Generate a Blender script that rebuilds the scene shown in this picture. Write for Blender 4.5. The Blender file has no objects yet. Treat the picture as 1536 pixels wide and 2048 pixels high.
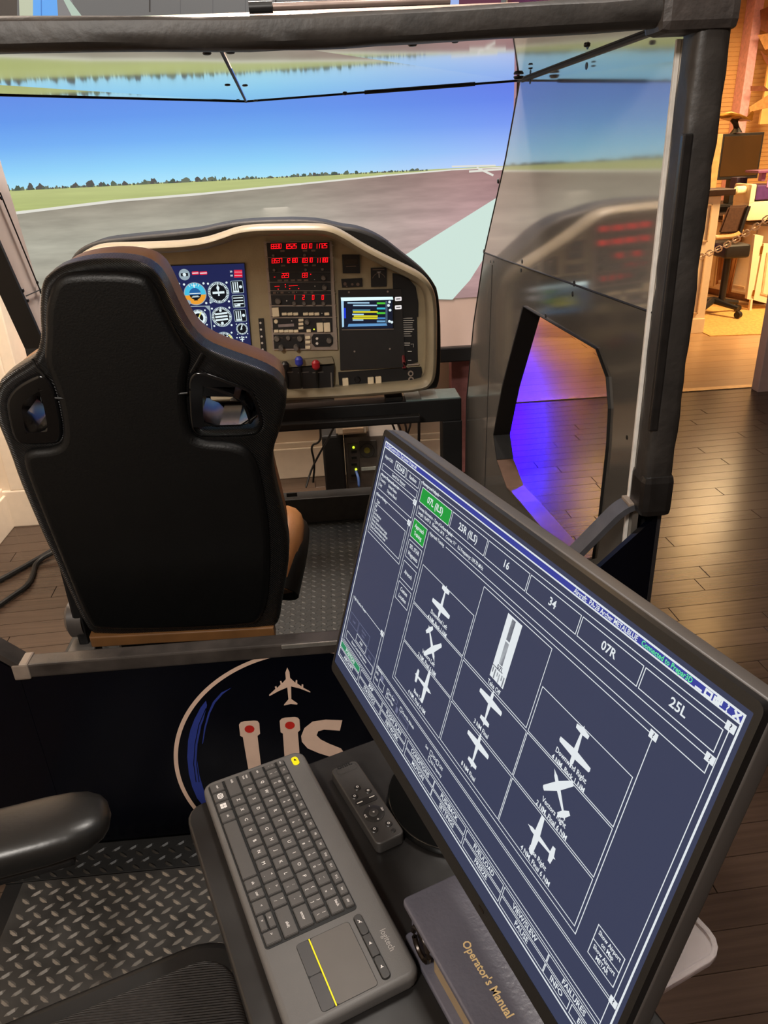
import bpy, bmesh, math, random
from mathutils import Vector, Matrix
R = random.Random(7)
SC = bpy.context.scene
COL = SC.collection
# ------------------------------------------------------------------ camera
F, CX, CY, H = 1510.0, 768.0, 1024.0, 1.5
VG = (148.0, 3129.0, F)
_g = Vector(VG).normalized()
_fw = (Vector((0, 0, 1)) - _g * _g.z).normalized()
_rt = _g.cross(_fw)
if _rt.x < 0: _rt = -_rt
_y = math.radians(3.2)
_X = _rt * math.cos(_y) + _fw * math.sin(_y)
_Y = _fw * math.cos(_y) - _rt * math.sin(_y)
_Z = -_g
cr = Vector((_X.x, _Y.x, _Z.x)); cd = Vector((_X.y, _Y.y, _Z.y)); cf = Vector((_X.z, _Y.z, _Z.z))
cam = bpy.data.cameras.new('camera'); co = bpy.data.objects.new('camera', cam); COL.objects.link(co)
cam.sensor_fit = 'HORIZONTAL'; cam.sensor_width = 36.0; cam.lens = 36.0 * F / 1536.0
cam.clip_start = 0.02; cam.clip_end = 60
mm = Matrix((cr, -cd, -cf)).transposed().to_4x4(); mm.translation = (0, 0, H)
co.matrix_world = mm
SC.camera = co
# ------------------------------------------------------------------ world, lights, exposure
w = bpy.data.worlds.new('world'); SC.world = w; w.use_nodes = True
w.node_tree.nodes['Background'].inputs[0].default_value = (1.0, .80, .62, 1)
w.node_tree.nodes['Background'].inputs[1].default_value = .012
def area(name, loc, target, size, col, power, sy=None, spread=180):
    l = bpy.data.lights.new(name, 'AREA'); l.energy = power; l.color = col; l.size = size
    if sy: l.shape = 'RECTANGLE'; l.size_y = sy
    l.spread = math.radians(spread)
    o = bpy.data.objects.new(name, l); COL.objects.link(o); o.location = loc
    o.rotation_euler = (Vector(target) - Vector(loc)).to_track_quat('-Z', 'Y').to_euler()
    return o
WARM = (1.0, .93, .85)
AMB = (1, .69, .36)
area('operator_light', (.45, 1.0, 2.76), (.1, .6, .7), .35, WARM, 36)
area('rear_light', (-.75, -.8, 2.48), (0, 1.7, .75), .3, WARM, 50)
area('left_light', (-1.25, 2.6, 2.7), (-1.5, 2.9, .6), .4, (1, .86, .72), 38)
area('front_light', (-.2, 3.0, 2.72), (-.2, 2.8, .5), .3, (1, .85, .74), 62)
area('office_light', (4.3, 5.5, 2.72), (4.0, 7.0, .4), .9, AMB, 118, spread=110)
area('desk_office_light', (4.6, 8.0, 2.72), (4.3, 7.8, .4), .8, AMB, 48)
area('wall_fill', (-.2, 3.5, 1.3), (-.2, 3.55, 0), .1, (1, .86, .70), 17, sy=1.6)  # unseen fill added behind the screen to brighten the lower wall
area('blue_lamp', (2.33, 9.3, 1.5), (1.03, 4.15, -.1), .1, (.008, .0, 1), 5.5, sy=1.6, spread=24)
for k, (lx, ly) in enumerate(((3.15, 8.6), (3.22, 7.85), (3.25, 5.7), (3.92, 7.4))):   # small ceiling spots over the office
    area('ceiling_spot', (lx, ly, 2.78), (lx, ly, 0), .14, (1, .56, .2), 14)
SC.view_settings.view_transform = 'Standard'; SC.view_settings.look = 'None'
SC.view_settings.exposure = 0.0; SC.view_settings.gamma = 1.0; SC.view_settings.use_curve_mapping = False
# ------------------------------------------------------------------ helpers
def wray(p):
    v = Vector((p[0] - CX, p[1] - CY, F)); return Vector((_X.dot(v), _Y.dot(v), _Z.dot(v)))
O0 = Vector((0, 0, H))
def aty(px, py, y): r = wray((px, py)); return O0 + r * (y / r.y)
def atz(px, py, z): r = wray((px, py)); return O0 + r * ((z - H) / r.z)
def atpl(px, py, a, n):
    r = wray((px, py)); n = Vector(n); return O0 + r * ((Vector(a) - O0).dot(n) / r.dot(n))
def lin(c):
    c = c / 255.0
    return c / 12.92 if c <= .04045 else ((c + .055) / 1.055) ** 2.4
def rgb(c): return (lin(c[0]), lin(c[1]), lin(c[2]), 1)
MATS = {}
def mat(name, c, rough=.5, metal=0., var=.15, vs=30., bump=0., bs=200., emit=0., ior=1.5, coat=0., trans=0., rv=0., spec=.5, alpha=1.):
    if name in MATS: return MATS[name]
    m = bpy.data.materials.new(name); m.use_nodes = True; nt = m.node_tree; N = nt.nodes; L = nt.links
    b = N['Principled BSDF']; col = rgb(c)
    b.inputs['Base Color'].default_value = col; b.inputs['Roughness'].default_value = rough
    b.inputs['Metallic'].default_value = metal; b.inputs['IOR'].default_value = ior
    b.inputs['Coat Weight'].default_value = coat; b.inputs['Transmission Weight'].default_value = trans
    b.inputs['Specular IOR Level'].default_value = spec; b.inputs['Alpha'].default_value = alpha
    tc = N.new('ShaderNodeTexCoord')
    if emit > 0:
        b.inputs['Emission Color'].default_value = col; b.inputs['Emission Strength'].default_value = emit
        b.inputs['Base Color'].default_value = (.004, .004, .004, 1); b.inputs['Specular IOR Level'].default_value = .1
    if var > 0 and emit == 0:
        n = N.new('ShaderNodeTexNoise'); n.inputs['Scale'].default_value = vs; n.inputs['Detail'].default_value = 4
        L.new(tc.outputs['Object'], n.inputs['Vector'])
        r = N.new('ShaderNodeValToRGB'); L.new(n.outputs['Fac'], r.inputs['Fac'])
        r.color_ramp.elements[0].position = .3; r.color_ramp.elements[1].position = .7
        r.color_ramp.elements[0].color = tuple(x * (1 - var) for x in col[:3]) + (1,)
        r.color_ramp.elements[1].color = tuple(min(1, x * (1 + var)) for x in col[:3]) + (1,)
        L.new(r.outputs['Color'], b.inputs['Base Color'])
        if rv > 0:
            mr = N.new('ShaderNodeMapRange'); L.new(n.outputs['Fac'], mr.inputs['Value'])
            mr.inputs['From Min'].default_value = .3; mr.inputs['From Max'].default_value = .7
            mr.inputs['To Min'].default_value = max(.02, rough - rv); mr.inputs['To Max'].default_value = rough + rv
            L.new(mr.outputs['Result'], b.inputs['Roughness'])
    if bump > 0:
        n2 = N.new('ShaderNodeTexNoise'); n2.inputs['Scale'].default_value = bs; n2.inputs['Detail'].default_value = 3
        L.new(tc.outputs['Object'], n2.inputs['Vector'])
        bp = N.new('ShaderNodeBump'); bp.inputs['Strength'].default_value = bump; bp.inputs['Distance'].default_value = .002
        L.new(n2.outputs['Fac'], bp.inputs['Height']); L.new(bp.outputs['Normal'], b.inputs['Normal'])
    MATS[name] = m
    return m
def wave_bump(m, scale, strength, direction='DIAGONAL', dist=.002):
    nt = m.node_tree; N = nt.nodes; L = nt.links
    tc = N.new('ShaderNodeTexCoord'); wv = N.new('ShaderNodeTexWave'); wv.bands_direction = direction
    wv.inputs['Scale'].default_value = scale; L.new(tc.outputs['Object'], wv.inputs['Vector'])
    bp = N.new('ShaderNodeBump'); bp.inputs['Strength'].default_value = strength; bp.inputs['Distance'].default_value = dist
    L.new(wv.outputs['Fac'], bp.inputs['Height']); L.new(bp.outputs['Normal'], N['Principled BSDF'].inputs['Normal'])
    return m
WO = {}
def worg(o): return WO.get(o.name, Vector((0, 0, 0)))
def props(o, label=None, cat=None, group=None, kind=None):
    if label: o['label'] = label
    if cat: o['category'] = cat
    if group: o['group'] = group
    if kind: o['kind'] = kind
    return o
def thing(name, label, cat, loc=(0, 0, 0), group=None):
    o = bpy.data.objects.new(name, None); o.empty_display_size = .05; COL.objects.link(o)
    o.location = loc; WO[o.name] = Vector(loc); return props(o, label, cat, group)
def link(name, me, m=None, parent=None, kind=None, smooth=False, label=None, cat=None, group=None, auto=35):
    if isinstance(me, bmesh.types.BMesh):
        bm = me; me = bpy.data.meshes.new(name); bm.normal_update(); bm.to_mesh(me); bm.free()
    if m is not None:
        ml = m if isinstance(m, (list, tuple)) else [m]
        if len(me.materials): me.materials.clear()
        for x in ml: me.materials.append(x)
    if len(me.vertices):
        xs = [v.co for v in me.vertices]
        c = Vector([(min(v[i] for v in xs) + max(v[i] for v in xs)) / 2 for i in range(3)])
        me.transform(Matrix.Translation(-c))
    else: c = Vector((0, 0, 0))
    if smooth:
        for p in me.polygons: p.use_smooth = True
        try: me.set_sharp_from_angle(angle=math.radians(auto))
        except Exception: pass
    o = bpy.data.objects.new(name, me); COL.objects.link(o); WO[o.name] = c.copy()
    if parent: o.parent = parent; o.location = c - worg(parent)
    else: o.location = c
    return props(o, label, cat, group, kind)
def instance(src, name, parent, wloc, rot=None, scale=None):
    o = src.copy(); o.name = name; COL.objects.link(o); o.parent = parent
    o.location = Vector(wloc) - (worg(parent) if parent else Vector((0, 0, 0)))
    WO[o.name] = Vector(wloc)
    if rot: o.rotation_euler = rot
    if scale: o.scale = scale
    return o
def frame(o, x, y, z=None):
    x = Vector(x).normalized(); y = Vector(y); y = (y - x * x.dot(y)).normalized(); z = x.cross(y)
    M = Matrix((x, y, z)).transposed().to_4x4(); M.translation = Vector(o); return M
I4 = Matrix.Identity(4)
def box(bm, c, s, M=I4, bev=0., seg=2):
    r = bmesh.ops.create_cube(bm, size=1.0); vs = r['verts']
    bmesh.ops.scale(bm, vec=s, verts=vs); bmesh.ops.translate(bm, vec=c, verts=vs)
    if bev > 0:
        es = list({e for v in vs for e in v.link_edges})
        rb = bmesh.ops.bevel(bm, geom=es, offset=bev, segments=seg, affect='EDGES', profile=.6)
        vs = list({v for f in rb['faces'] for v in f.verts} | {v for v in vs if v.is_valid})
    bmesh.ops.transform(bm, matrix=M, verts=vs)
    return vs
def bx(lo, hi, bev=0., M=I4, seg=2):
    bm = bmesh.new(); box(bm, [(a + b) / 2 for a, b in zip(lo, hi)], [abs(b - a) for a, b in zip(lo, hi)], M, bev, seg); return bm
def prism(bm, pts, d, mi=0):
    d = Vector(d); a = [bm.verts.new(Vector(p)) for p in pts]; b = [bm.verts.new(Vector(p) + d) for p in pts]
    fs = [bm.faces.new(a), bm.faces.new(b[::-1])]
    n = len(a)
    for i in range(n): fs.append(bm.faces.new((a[i], b[i], b[(i + 1) % n], a[(i + 1) % n])))
    for f in fs: f.material_index = mi
    bmesh.ops.recalc_face_normals(bm, faces=fs)
    return bm
def tube(bm, pts, r, n=8, sx=1., caps=True, closed=False):
    pts = [Vector(p) for p in pts]; rings = []; N = len(pts)
    up = Vector((0, 0, 1))
    for i, p in enumerate(pts):
        if closed: t = pts[(i + 1) % N] - pts[i - 1]
        else: t = pts[min(i + 1, N - 1)] - pts[max(i - 1, 0)]
        t.normalize(); u = up if abs(t.dot(up)) < .97 else Vector((0, 1, 0))
        s = t.cross(u).normalized(); q = s.cross(t); rr = r[i] if isinstance(r, (list, tuple)) else r
        rings.append([bm.verts.new(p + (s * math.cos(2 * math.pi * k / n) * sx + q * math.sin(2 * math.pi * k / n)) * rr) for k in range(n)])
    for i in range(N if closed else N - 1):
        A, B = rings[i], rings[(i + 1) % N]
        for k in range(n): bm.faces.new((A[k], A[(k + 1) % n], B[(k + 1) % n], B[k]))
    if caps and not closed: bm.faces.new(rings[0][::-1]); bm.faces.new(rings[-1])
    return bm
def cyl(bm, a, b, r, n=16, r2=None):
    return tube(bm, [a, b], [r, r if r2 is None else r2], n)
def ngon(c, r, n=24, a0=0., ry=None):
    return [(c[0] + r * math.cos(a0 + 2 * math.pi * k / n), c[1] + (ry or r) * math.sin(a0 + 2 * math.pi * k / n)) for k in range(n)]
def rrect(x0, y0, x1, y1, r, n=4):
    out = []
    for cx, cy, a in ((x1 - r, y1 - r, 0), (x0 + r, y1 - r, 90), (x0 + r, y0 + r, 180), (x1 - r, y0 + r, 270)):
        for k in range(n + 1):
            t = math.radians(a + 90 * k / n); out.append((cx + r * math.cos(t), cy + r * math.sin(t)))
    return out
def smooth_loop(p, it=2):
    for _ in range(it):
        q = []
        for i in range(len(p)):
            a, b = p[i], p[(i + 1) % len(p)]
            q += [(a[0] * .75 + b[0] * .25, a[1] * .75 + b[1] * .25), (a[0] * .25 + b[0] * .75, a[1] * .25 + b[1] * .75)]
        p = q
    return p
def smooth_line(p, it=2):
    for _ in range(it):
        q = [p[0]]
        for a, b in zip(p, p[1:]):
            a, b = Vector(a), Vector(b); q += [a * .75 + b * .25, a * .25 + b * .75]
        q.append(p[-1]); p = q
    return [Vector(a) for a in p]
def plate_mesh(loops, M, extr=.01, bev=0., res=2):
    """solid plate from a 2-D outline and its holes; z runs from -extr-bev to +extr+bev"""
    cu = bpy.data.curves.new('tmp', 'CURVE'); cu.dimensions = '2D'; cu.fill_mode = 'BOTH'
    cu.extrude = extr; cu.bevel_depth = bev; cu.bevel_resolution = res
    for lp in loops:
        s = cu.splines.new('POLY'); s.points.add(len(lp) - 1); s.use_cyclic_u = True
        for i, p in enumerate(lp): s.points[i].co = (p[0], p[1], 0, 1)
    o = bpy.data.objects.new('tmp', cu); me = bpy.data.meshes.new_from_object(o)
    bpy.data.objects.remove(o); bpy.data.curves.remove(cu)
    me.transform(M); return me
TXT = {}
def text_mesh(items, M, bold=0.):
    """items: (string, x, y, size, align[, rot[, xscale]]) joined into one flat mesh, y up in M's plane"""
    bm = bmesh.new()
    for it in items:
        s, x, y, size, al = it[:5]; rot = it[5] if len(it) > 5 else 0.; xs = it[6] if len(it) > 6 else 1.
        cu = bpy.data.curves.new('tmp', 'FONT'); cu.body = s; cu.size = size; cu.align_x = al; cu.align_y = 'CENTER'
        cu.resolution_u = 2; cu.offset = bold * size
        o = bpy.data.objects.new('tmp', cu); me = bpy.data.meshes.new_from_object(o)
        me.transform(M @ Matrix.Translation((x, y, 0)) @ Matrix.Rotation(rot, 4, 'Z') @ Matrix.Diagonal((xs, 1, 1, 1)))
        bm.from_mesh(me); bpy.data.objects.remove(o); bpy.data.curves.remove(cu); bpy.data.meshes.remove(me)
    return bm
class Flat:
    """flat print: polygons, lines, rings on a plane, one mesh with several materials"""
    def __init__(s, M): s.M = M; s.bm = bmesh.new(); s.ms = []; s.lv = 0
    def mi(s, m):
        if m not in s.ms: s.ms.append(m)
        return s.ms.index(m)
    def poly(s, pts, m, z=0.):
        f = s.bm.faces.new([s.bm.verts.new(s.M @ Vector((p[0], p[1], z))) for p in pts]); f.material_index = s.mi(m)
        f.normal_update()
        if f.normal.dot(s.M.to_3x3() @ Vector((0, 0, 1))) < 0: f.normal_flip()
    def line(s, a, b, w, m, z=0.):
        a = Vector(a); b = Vector(b); d = (b - a).normalized() * w / 2; n = Vector((-d.y, d.x))
        s.poly([a - d - n, b + d - n, b + d + n, a - d + n], m, z)
    def rect(s, x0, y0, x1, y1, w, m, z=0.):
        for a, b in (((x0, y0), (x1, y0)), ((x1, y0), (x1, y1)), ((x1, y1), (x0, y1)), ((x0, y1), (x0, y0))): s.line(a, b, w, m, z)
    def path(s, pts, w, m, z=0., closed=False):
        q = list(pts) + ([pts[0]] if closed else [])
        for a, b in zip(q, q[1:]): s.line(a, b, w, m, z)
    def ring(s, c, r0, r1, m, z=0., n=28, a0=0., a1=2 * math.pi):
        for k in range(n):
            t0 = a0 + (a1 - a0) * k / n; t1 = a0 + (a1 - a0) * (k + 1) / n
            s.poly([(c[0] + r * math.cos(t), c[1] + r * math.sin(t)) for r, t in ((r0, t0), (r1, t0), (r1, t1), (r0, t1))], m, z)
    def disc(s, c, r, m, z=0., n=20, ry=None): s.poly(ngon(c, r, n, 0, ry), m, z)
    def text(s, items, m, z=0., bold=0.):
        b2 = text_mesh(items, s.M @ Matrix.Translation((0, 0, z)), bold); me = bpy.data.meshes.new('t'); b2.to_mesh(me); b2.free()
        n0 = len(s.bm.faces); s.bm.from_mesh(me); bpy.data.meshes.remove(me); i = s.mi(m); s.bm.faces.ensure_lookup_table()
        for f in s.bm.faces[n0:]: f.material_index = i
    def done(s, name, parent=None, **k): return link(name, s.bm, s.ms, parent, **k)
SEG = {'0': 'abcdef', '1': 'bc', '2': 'abged', '3': 'abgcd', '4': 'fgbc', '5': 'afgcd', '6': 'afgedc', '7': 'abc', '8': 'abcdefg', '9': 'abcdfg', '-': 'g'}
def seven(fl, s, x, y, h, m, z=0.):
    w = h * .42; t = h * .115; sl = .12
    P = {'a': ((0, h), (w, h)), 'b': ((w, h), (w, h / 2)), 'c': ((w, h / 2), (w, 0)), 'd': ((0, 0), (w, 0)), 'e': ((0, h / 2), (0, 0)), 'f': ((0, h), (0, h / 2)), 'g': ((0, h / 2), (w, h / 2))}
    for ch in s:
        for k in SEG.get(ch, ''):
            (a, b), (c, d) = P[k]; fl.line((x + a + b * sl, y + b), (x + c + d * sl, y + d), t, m, z)
        x += h * .6
# ------------------------------------------------------------------ materials
black_fab = mat('black_vinyl', (42, 38, 35), .5, var=.35, vs=14, bump=.5, bs=60)
black_met = mat('black_steel', (18, 17, 17), .45, var=.3, vs=12)
black_pl = mat('black_plastic', (20, 19, 19), .4, var=.2)
panel_wh = mat('gloss_panel', (206, 200, 192),   .07, metal=.78, var=.03, vs=4, bump=.03, bs=3)
roof_wh = mat('roof_panel_gloss', (226, 224, 220), .045, metal=1., var=.03, vs=4, bump=.015, bs=4)
panel_ed = mat('panel_edge', (18, 16, 15), .6)
wall_pt = mat('cream_paint', (226, 208, 184), .6, var=.04, vs=3)
trim_pt = mat('white_trim_paint', (232, 216, 194), .4, var=.03)
ceil_pt = mat('ceiling_paint', (150, 138, 128), .8, var=.04)
bolt_m = mat('black_bolt', (14, 12, 11), .35)
def wood(name, c, rough, var, coat=0.):
    m = mat(name, c, rough, var=0, coat=coat); nt = m.node_tree; N = nt.nodes; L = nt.links; b = N['Principled BSDF']
    tc = N.new('ShaderNodeTexCoord'); mp = N.new('ShaderNodeMapping'); mp.inputs['Scale'].default_value = (1.5, 40, 10)
    L.new(tc.outputs['Object'], mp.inputs['Vector'])
    n = N.new('ShaderNodeTexNoise'); n.inputs['Scale'].default_value = 2.2; n.inputs['Detail'].default_value = 6; L.new(mp.outputs[0], n.inputs['Vector'])
    oi = N.new('ShaderNodeObjectInfo'); ad = N.new('ShaderNodeMath'); ad.operation = 'MULTIPLY_ADD'
    L.new(oi.outputs['Random'], ad.inputs[0]); ad.inputs[1].default_value = .35; ad.inputs[2].default_value = -.17
    s = N.new('ShaderNodeMath'); s.operation = 'ADD'; L.new(n.outputs['Fac'], s.inputs[0]); L.new(ad.outputs[0], s.inputs[1])
    r = N.new('ShaderNodeValToRGB'); L.new(s.outputs[0], r.inputs['Fac']); col = rgb(c)
    r.color_ramp.elements[0].position = .2; r.color_ramp.elements[1].position = .8
    r.color_ramp.elements[0].color = tuple(x * (1 - var) for x in col[:3]) + (1,)
    r.color_ramp.elements[1].color = tuple(x * (1 + var) for x in col[:3]) + (1,)
    L.new(r.outputs['Color'], b.inputs['Base Color'])
    n2 = N.new('ShaderNodeTexNoise'); n2.inputs['Scale'].default_value = 5; L.new(tc.outputs['Object'], n2.inputs['Vector'])
    bp = N.new('ShaderNodeBump'); bp.inputs['Strength'].default_value = .25; bp.inputs['Distance'].default_value = .004
    L.new(n2.outputs['Fac'], bp.inputs['Height']); L.new(bp.outputs['Normal'], b.inputs['Normal'])
    return m
dark_wood = wood('dark_floor_wood', (66, 52, 42), .25, .3)
pale_wood = wood('pale_floor_wood', (176, 140, 100), .3, .18)
# ------------------------------------------------------------------ room shell
def struct(name, bm, m, **k): return link(name, bm, m, kind='structure', **k)
floor = struct('floor', bx((-1.7, -1.6, -.06), (6.2, 9.6, -.019)), mat('sub_floor', (24, 20, 18), .8))
pl0 = link('plank', bx((-.5, -.0411, -.018), (.5, .0411, 0), .001, seg=1), dark_wood, floor); WO[pl0.name] = Vector((0, 0, -.009))
ang = math.radians(2.6); ca, sa = math.cos(ang), math.sin(ang)
rest = bmesh.new(); first = True; cnt = 0
for r_ in range(-18, 56):
    v = r_ * .083; u = -2.9 + R.random() * 1.1
    while u < 6.3:
        ln = .75 + R.random() * .75; uc = u + ln / 2; x = uc * ca - v * sa; y = uc * sa + v * ca; u += ln
        if y > 4.56 - .0 or x - ln / 2 > 6 or x + ln / 2 < -1.65: continue
        if .1 < x < 3.4 and y > .25:
            o = instance(pl0, 'plank', floor, (x, y, -.009), (0, 0, ang), (ln - .002, 1, 1)); cnt += 1
        else: box(rest, (0, 0, 0), (ln - .003, .081, .018), Matrix.Translation((x, y, -.009)) @ Matrix.Rotation(ang, 4, 'Z'))
pl0.location = Vector((-1.2, -1.55, -.009)) - worg(floor)
link('floor_boards', rest, dark_wood, floor, kind='stuff')
struct('trim_1', bx((-1.7, 4.56, -.018), (6.2, 4.62, .006), .002), mat('threshold_metal', (190, 160, 120), .35, metal=.5))
far_ = struct('floor', bx((-1.7, 4.62, -.04), (6.2, 9.6, -.012)), mat('sub_floor', (24, 20, 18), .8))
fp0 = None
for r_ in range(33):
    y = 4.70 + r_ * .15; u = -1.2 + R.random() * .8 * (r_ % 2)
    while u < 5.6:
        ln = 1.6
        if fp0 is None: fp0 = link('plank', bx((u + .002, y - .074, -.012), (u + ln - .002, y + .074, 0)), pale_wood, far_)
        else: instance(fp0, 'plank', far_, (u + ln / 2, y, -.006))
        u += ln
struct('ceiling', bx((-1.7, -1.6, 2.8), (6.2, 9.6, 2.86)), ceil_pt)
wf = struct('wall_front', bx((-1.7, 3.6, -.02), (.80, 3.72, 2.8)), wall_pt)
struct('wall_left', bx((-1.7, -1.6, -.02), (-1.55, 3.6, 2.8)), wall_pt)
struct('wall_rear', bx((-1.7, -1.72, -.02), (6.2, -1.6, 2.8)), mat('rear_wall_paint', (120, 104, 90), .7, var=.05))
wb = struct('wall_back', bx((-1.7, 9.5, -.02), (6.2, 9.62, 2.8)), mat('tan_wallpaper', (214, 170, 110), .6, var=.06, vs=5))
grv = bmesh.new()
for k in range(60): box(grv, (4.3, 9.497, .05 + k * .045), (3.4, .006, .006))
link('wallpaper_ridges', grv, mat('tan_wallpaper_dark', (206, 162, 104), .6), wb, kind='stuff')
struct('wall_right', bx((6.1, -1.6, -.02), (6.2, 9.6, 2.8)), wall_pt)
dv = struct('wall_divider', bx((2.66, 4.46, -.0), (6.1, 4.54, 2.8), .004), mat('lilac_paint', (176, 152, 146), .45, var=.04))
link('wall_panel', bx((2.74, 4.445, .25), (3.3, 4.46, 1.0), .006), trim_pt, dv)
# wainscot on the front wall, pilaster and baseboards at the left
for x0, x1 in ((-1.3, -1.0), (-.9, -.3), (-.2, .35)):
    bm = bmesh.new()
    for lo, hi in (((x0, 3.585, .3), (x1, 3.6, .33)), ((x0, 3.585, .77), (x1, 3.6, .8)), ((x0, 3.585, .3), (x0 + .03, 3.6, .8)), ((x1 - .03, 3.585, .3), (x1, 3.6, .8))):
        box(bm, [(a + b) / 2 for a, b in zip(lo, hi)], [b - a for a, b in zip(lo, hi)], bev=.004, seg=1)
    link('panel_moulding', bm, trim_pt, wf)
def baseboard(name, lo, hi, ax):
    b = struct(name, bx(lo, hi, .004), trim_pt)
    l2 = list(lo); h2 = list(hi); l2[2] = hi[2]; h2[2] = hi[2] + .03
    if ax == 'x': h2[0] = lo[0] + (hi[0] - lo[0]) * .55
    else: l2[1] = hi[1] - (hi[1] - lo[1]) * .55
    link('moulding_cap', bx(l2, h2, .006), trim_pt, b); return b
baseboard('baseboard_left', (-1.55, -1.5, 0), (-1.525, 3.26, .16), 'x')
baseboard('baseboard_front', (-1.3, 3.575, 0), (.54, 3.6, .16), 'y')
pil = struct('trim_2', bx((-1.55, 3.24, 0), (-1.34, 3.6, 2.8), .005), trim_pt)
link('pilaster_base', bx((-1.55, 3.225, 0), (-1.325, 3.6, .18), .006), trim_pt, pil)
link('pilaster_fillet', bx((-1.50, 3.228, .18), (-1.39, 3.24, 2.8), .005), trim_pt, pil)
struct('trim_3', bx((.548, 3.5, 0), (.80, 3.575, .9), .004), mat('rose_drape', (150, 96, 92), .8))
# hangar picture above the simulator: a lit flat print on the front wall
fl = Flat(frame((0, 3.59, 0), (1, 0, 0), (0, 0, 1)))
E_ = lambda n, c, e=1.: mat('glow_' + n, c, .6, emit=e)
Mx = -1.25
hp = lambda px: aty(px, 20, 3.58).x
fl.poly([(-1.3, 1.93), (.79, 1.93), (.79, 2.55), (-1.3, 2.55)], E_('hangar_grey', (104, 103, 102)))
def hq(p, m, z): fl.poly([(lambda v: (v.x, v.z))(aty(px, py, 3.59 - z)) for px, py in p], m, z)
hq([(-60, 60), (34, 60), (34, -60), (-60, -60)], E_('h_brown', (74, 66, 60)), .001)
hq([(40, 60), (66, 60), (66, -60), (36, -60)], E_('h_pale', (190, 196, 170)), .001)
hq([(66, 60), (118, 60), (110, -60), (66, -60)], E_('h_blue', (96, 166, 240)), .001)
hq([(82, 60), (84, 60), (83, -60), (81, -60)], E_('h_blue2', (66, 124, 200)), .002)
hq([(118, 60), (160, 60), (128, -60), (110, -60)], E_('h_grey2', (126, 124, 124)), .0015)
hq([(145, 35), (168, 38), (132, -10), (122, -10)], E_('h_mint', (176, 196, 180)), .002)
hq([(160, 60), (700, 50), (690, 20), (450, 26), (160, 36)], E_('h_sill', (222, 240, 200)), .002)
for px in (298, 550): hq([(px, 24), (px + 3, 24), (px + 3, -40), (px, -40)], E_('h_dark', (48, 46, 46)), .002)
for px in (360, 425, 490): hq([(px, 28), (px + 1.5, 28), (px + 1.5, -40), (px, -40)], E_('h_seam', (88, 87, 88)), .002)
hq([(686, 60), (742, 60), (742, -60), (684, -60)], E_('h_blue', (96, 166, 240)), .002)
for px in (700, 716, 728): hq([(px, 60), (px + 2, 60), (px + 2, -60), (px, -60)], E_('h_blue2', (66, 124, 200)), .003)
hq([(742, 60), (846, 60), (846, -60), (742, -60)], E_('h_steel', (112, 142, 198)), .002)
hq([(846, 60), (918, 60), (918, -60), (846, -60)], E_('h_lilac', (154, 178, 232)), .002)
hq([(918, 60), (1002, 60), (1002, -60), (918, -60)], E_('h_maroon', (98, 52, 70)), .002)
props(fl.done('hangar_picture'), 'lit picture of a grey hangar with blue doorways above the simulator cab', 'picture')
# ------------------------------------------------------------------ projection screen
scr = thing('projection_screen', 'large projection screen showing a runway, grass and blue sky ahead of the cockpit', 'screen', (-.3, 3.4, .62))
Y_ = 3.4
def S(px, py, y=Y_): v = aty(px, py, y); return (v.x, v.z)
def img_mat(name, stops, z0, z1, noise=0., ns=(6, 6, 30), xg=0.):
    m = bpy.data.materials.new(name); m.use_nodes = True; nt = m.node_tree; N = nt.nodes; L = nt.links; b = N['Principled BSDF']
    b.inputs['Base Color'].default_value = (.01, .01, .01, 1); b.inputs['Roughness'].default_value = .9; b.inputs['Specular IOR Level'].default_value = .1
    g = N.new('ShaderNodeNewGeometry'); sp = N.new('ShaderNodeSeparateXYZ'); L.new(g.outputs['Position'], sp.inputs[0])
    mr = N.new('ShaderNodeMapRange'); L.new(sp.outputs['Z'], mr.inputs['Value']); mr.inputs['From Min'].default_value = z0; mr.inputs['From Max'].default_value = z1
    r = N.new('ShaderNodeValToRGB'); L.new(mr.outputs[0], r.inputs['Fac']); cr_ = r.color_ramp
    for i, (p, c) in enumerate(stops):
        e = cr_.elements[i] if i < 2 else cr_.elements.new(p)
        e.position = p; e.color = rgb(c)
    out = r.outputs['Color']
    if noise:
        mp = N.new('ShaderNodeMapping'); mp.inputs['Scale'].default_value = ns; L.new(g.outputs['Position'], mp.inputs['Vector'])
        n = N.new('ShaderNodeTexNoise'); n.inputs['Scale'].default_value = 1; n.inputs['Detail'].default_value = 5; L.new(mp.outputs[0], n.inputs['Vector'])
        m2 = N.new('ShaderNodeMapRange'); L.new(n.outputs['Fac'], m2.inputs['Value']); m2.inputs['From Min'].default_value = .3; m2.inputs['From Max'].default_value = .7
        m2.inputs['To Min'].default_value = 1 - noise; m2.inputs['To Max'].default_value = 1 + noise
        vm = N.new('ShaderNodeVectorMath'); vm.operation = 'SCALE'; L.new(out, vm.inputs[0]); L.new(m2.outputs[0], vm.inputs['Scale']); out = vm.outputs[0]
    if xg:   # the projector's picture turns violet to the right
        m3 = N.new('ShaderNodeMapRange'); L.new(sp.outputs['X'], m3.inputs['Value']); m3.inputs['From Min'].default_value = -.2; m3.inputs['From Max'].default_value = .8
        mx = N.new('ShaderNodeMix'); mx.data_type = 'RGBA'; mx.blend_type = 'MULTIPLY'; L.new(m3.outputs[0], mx.inputs['Factor'])
        L.new(out, mx.inputs[6]); mx.inputs[7].default_value = (1.25, .78, 1.0, 1); out = mx.outputs[2]
    L.new(out, b.inputs['Emission Color']); b.inputs['Emission Strength'].default_value = 1.
    return m
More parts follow.
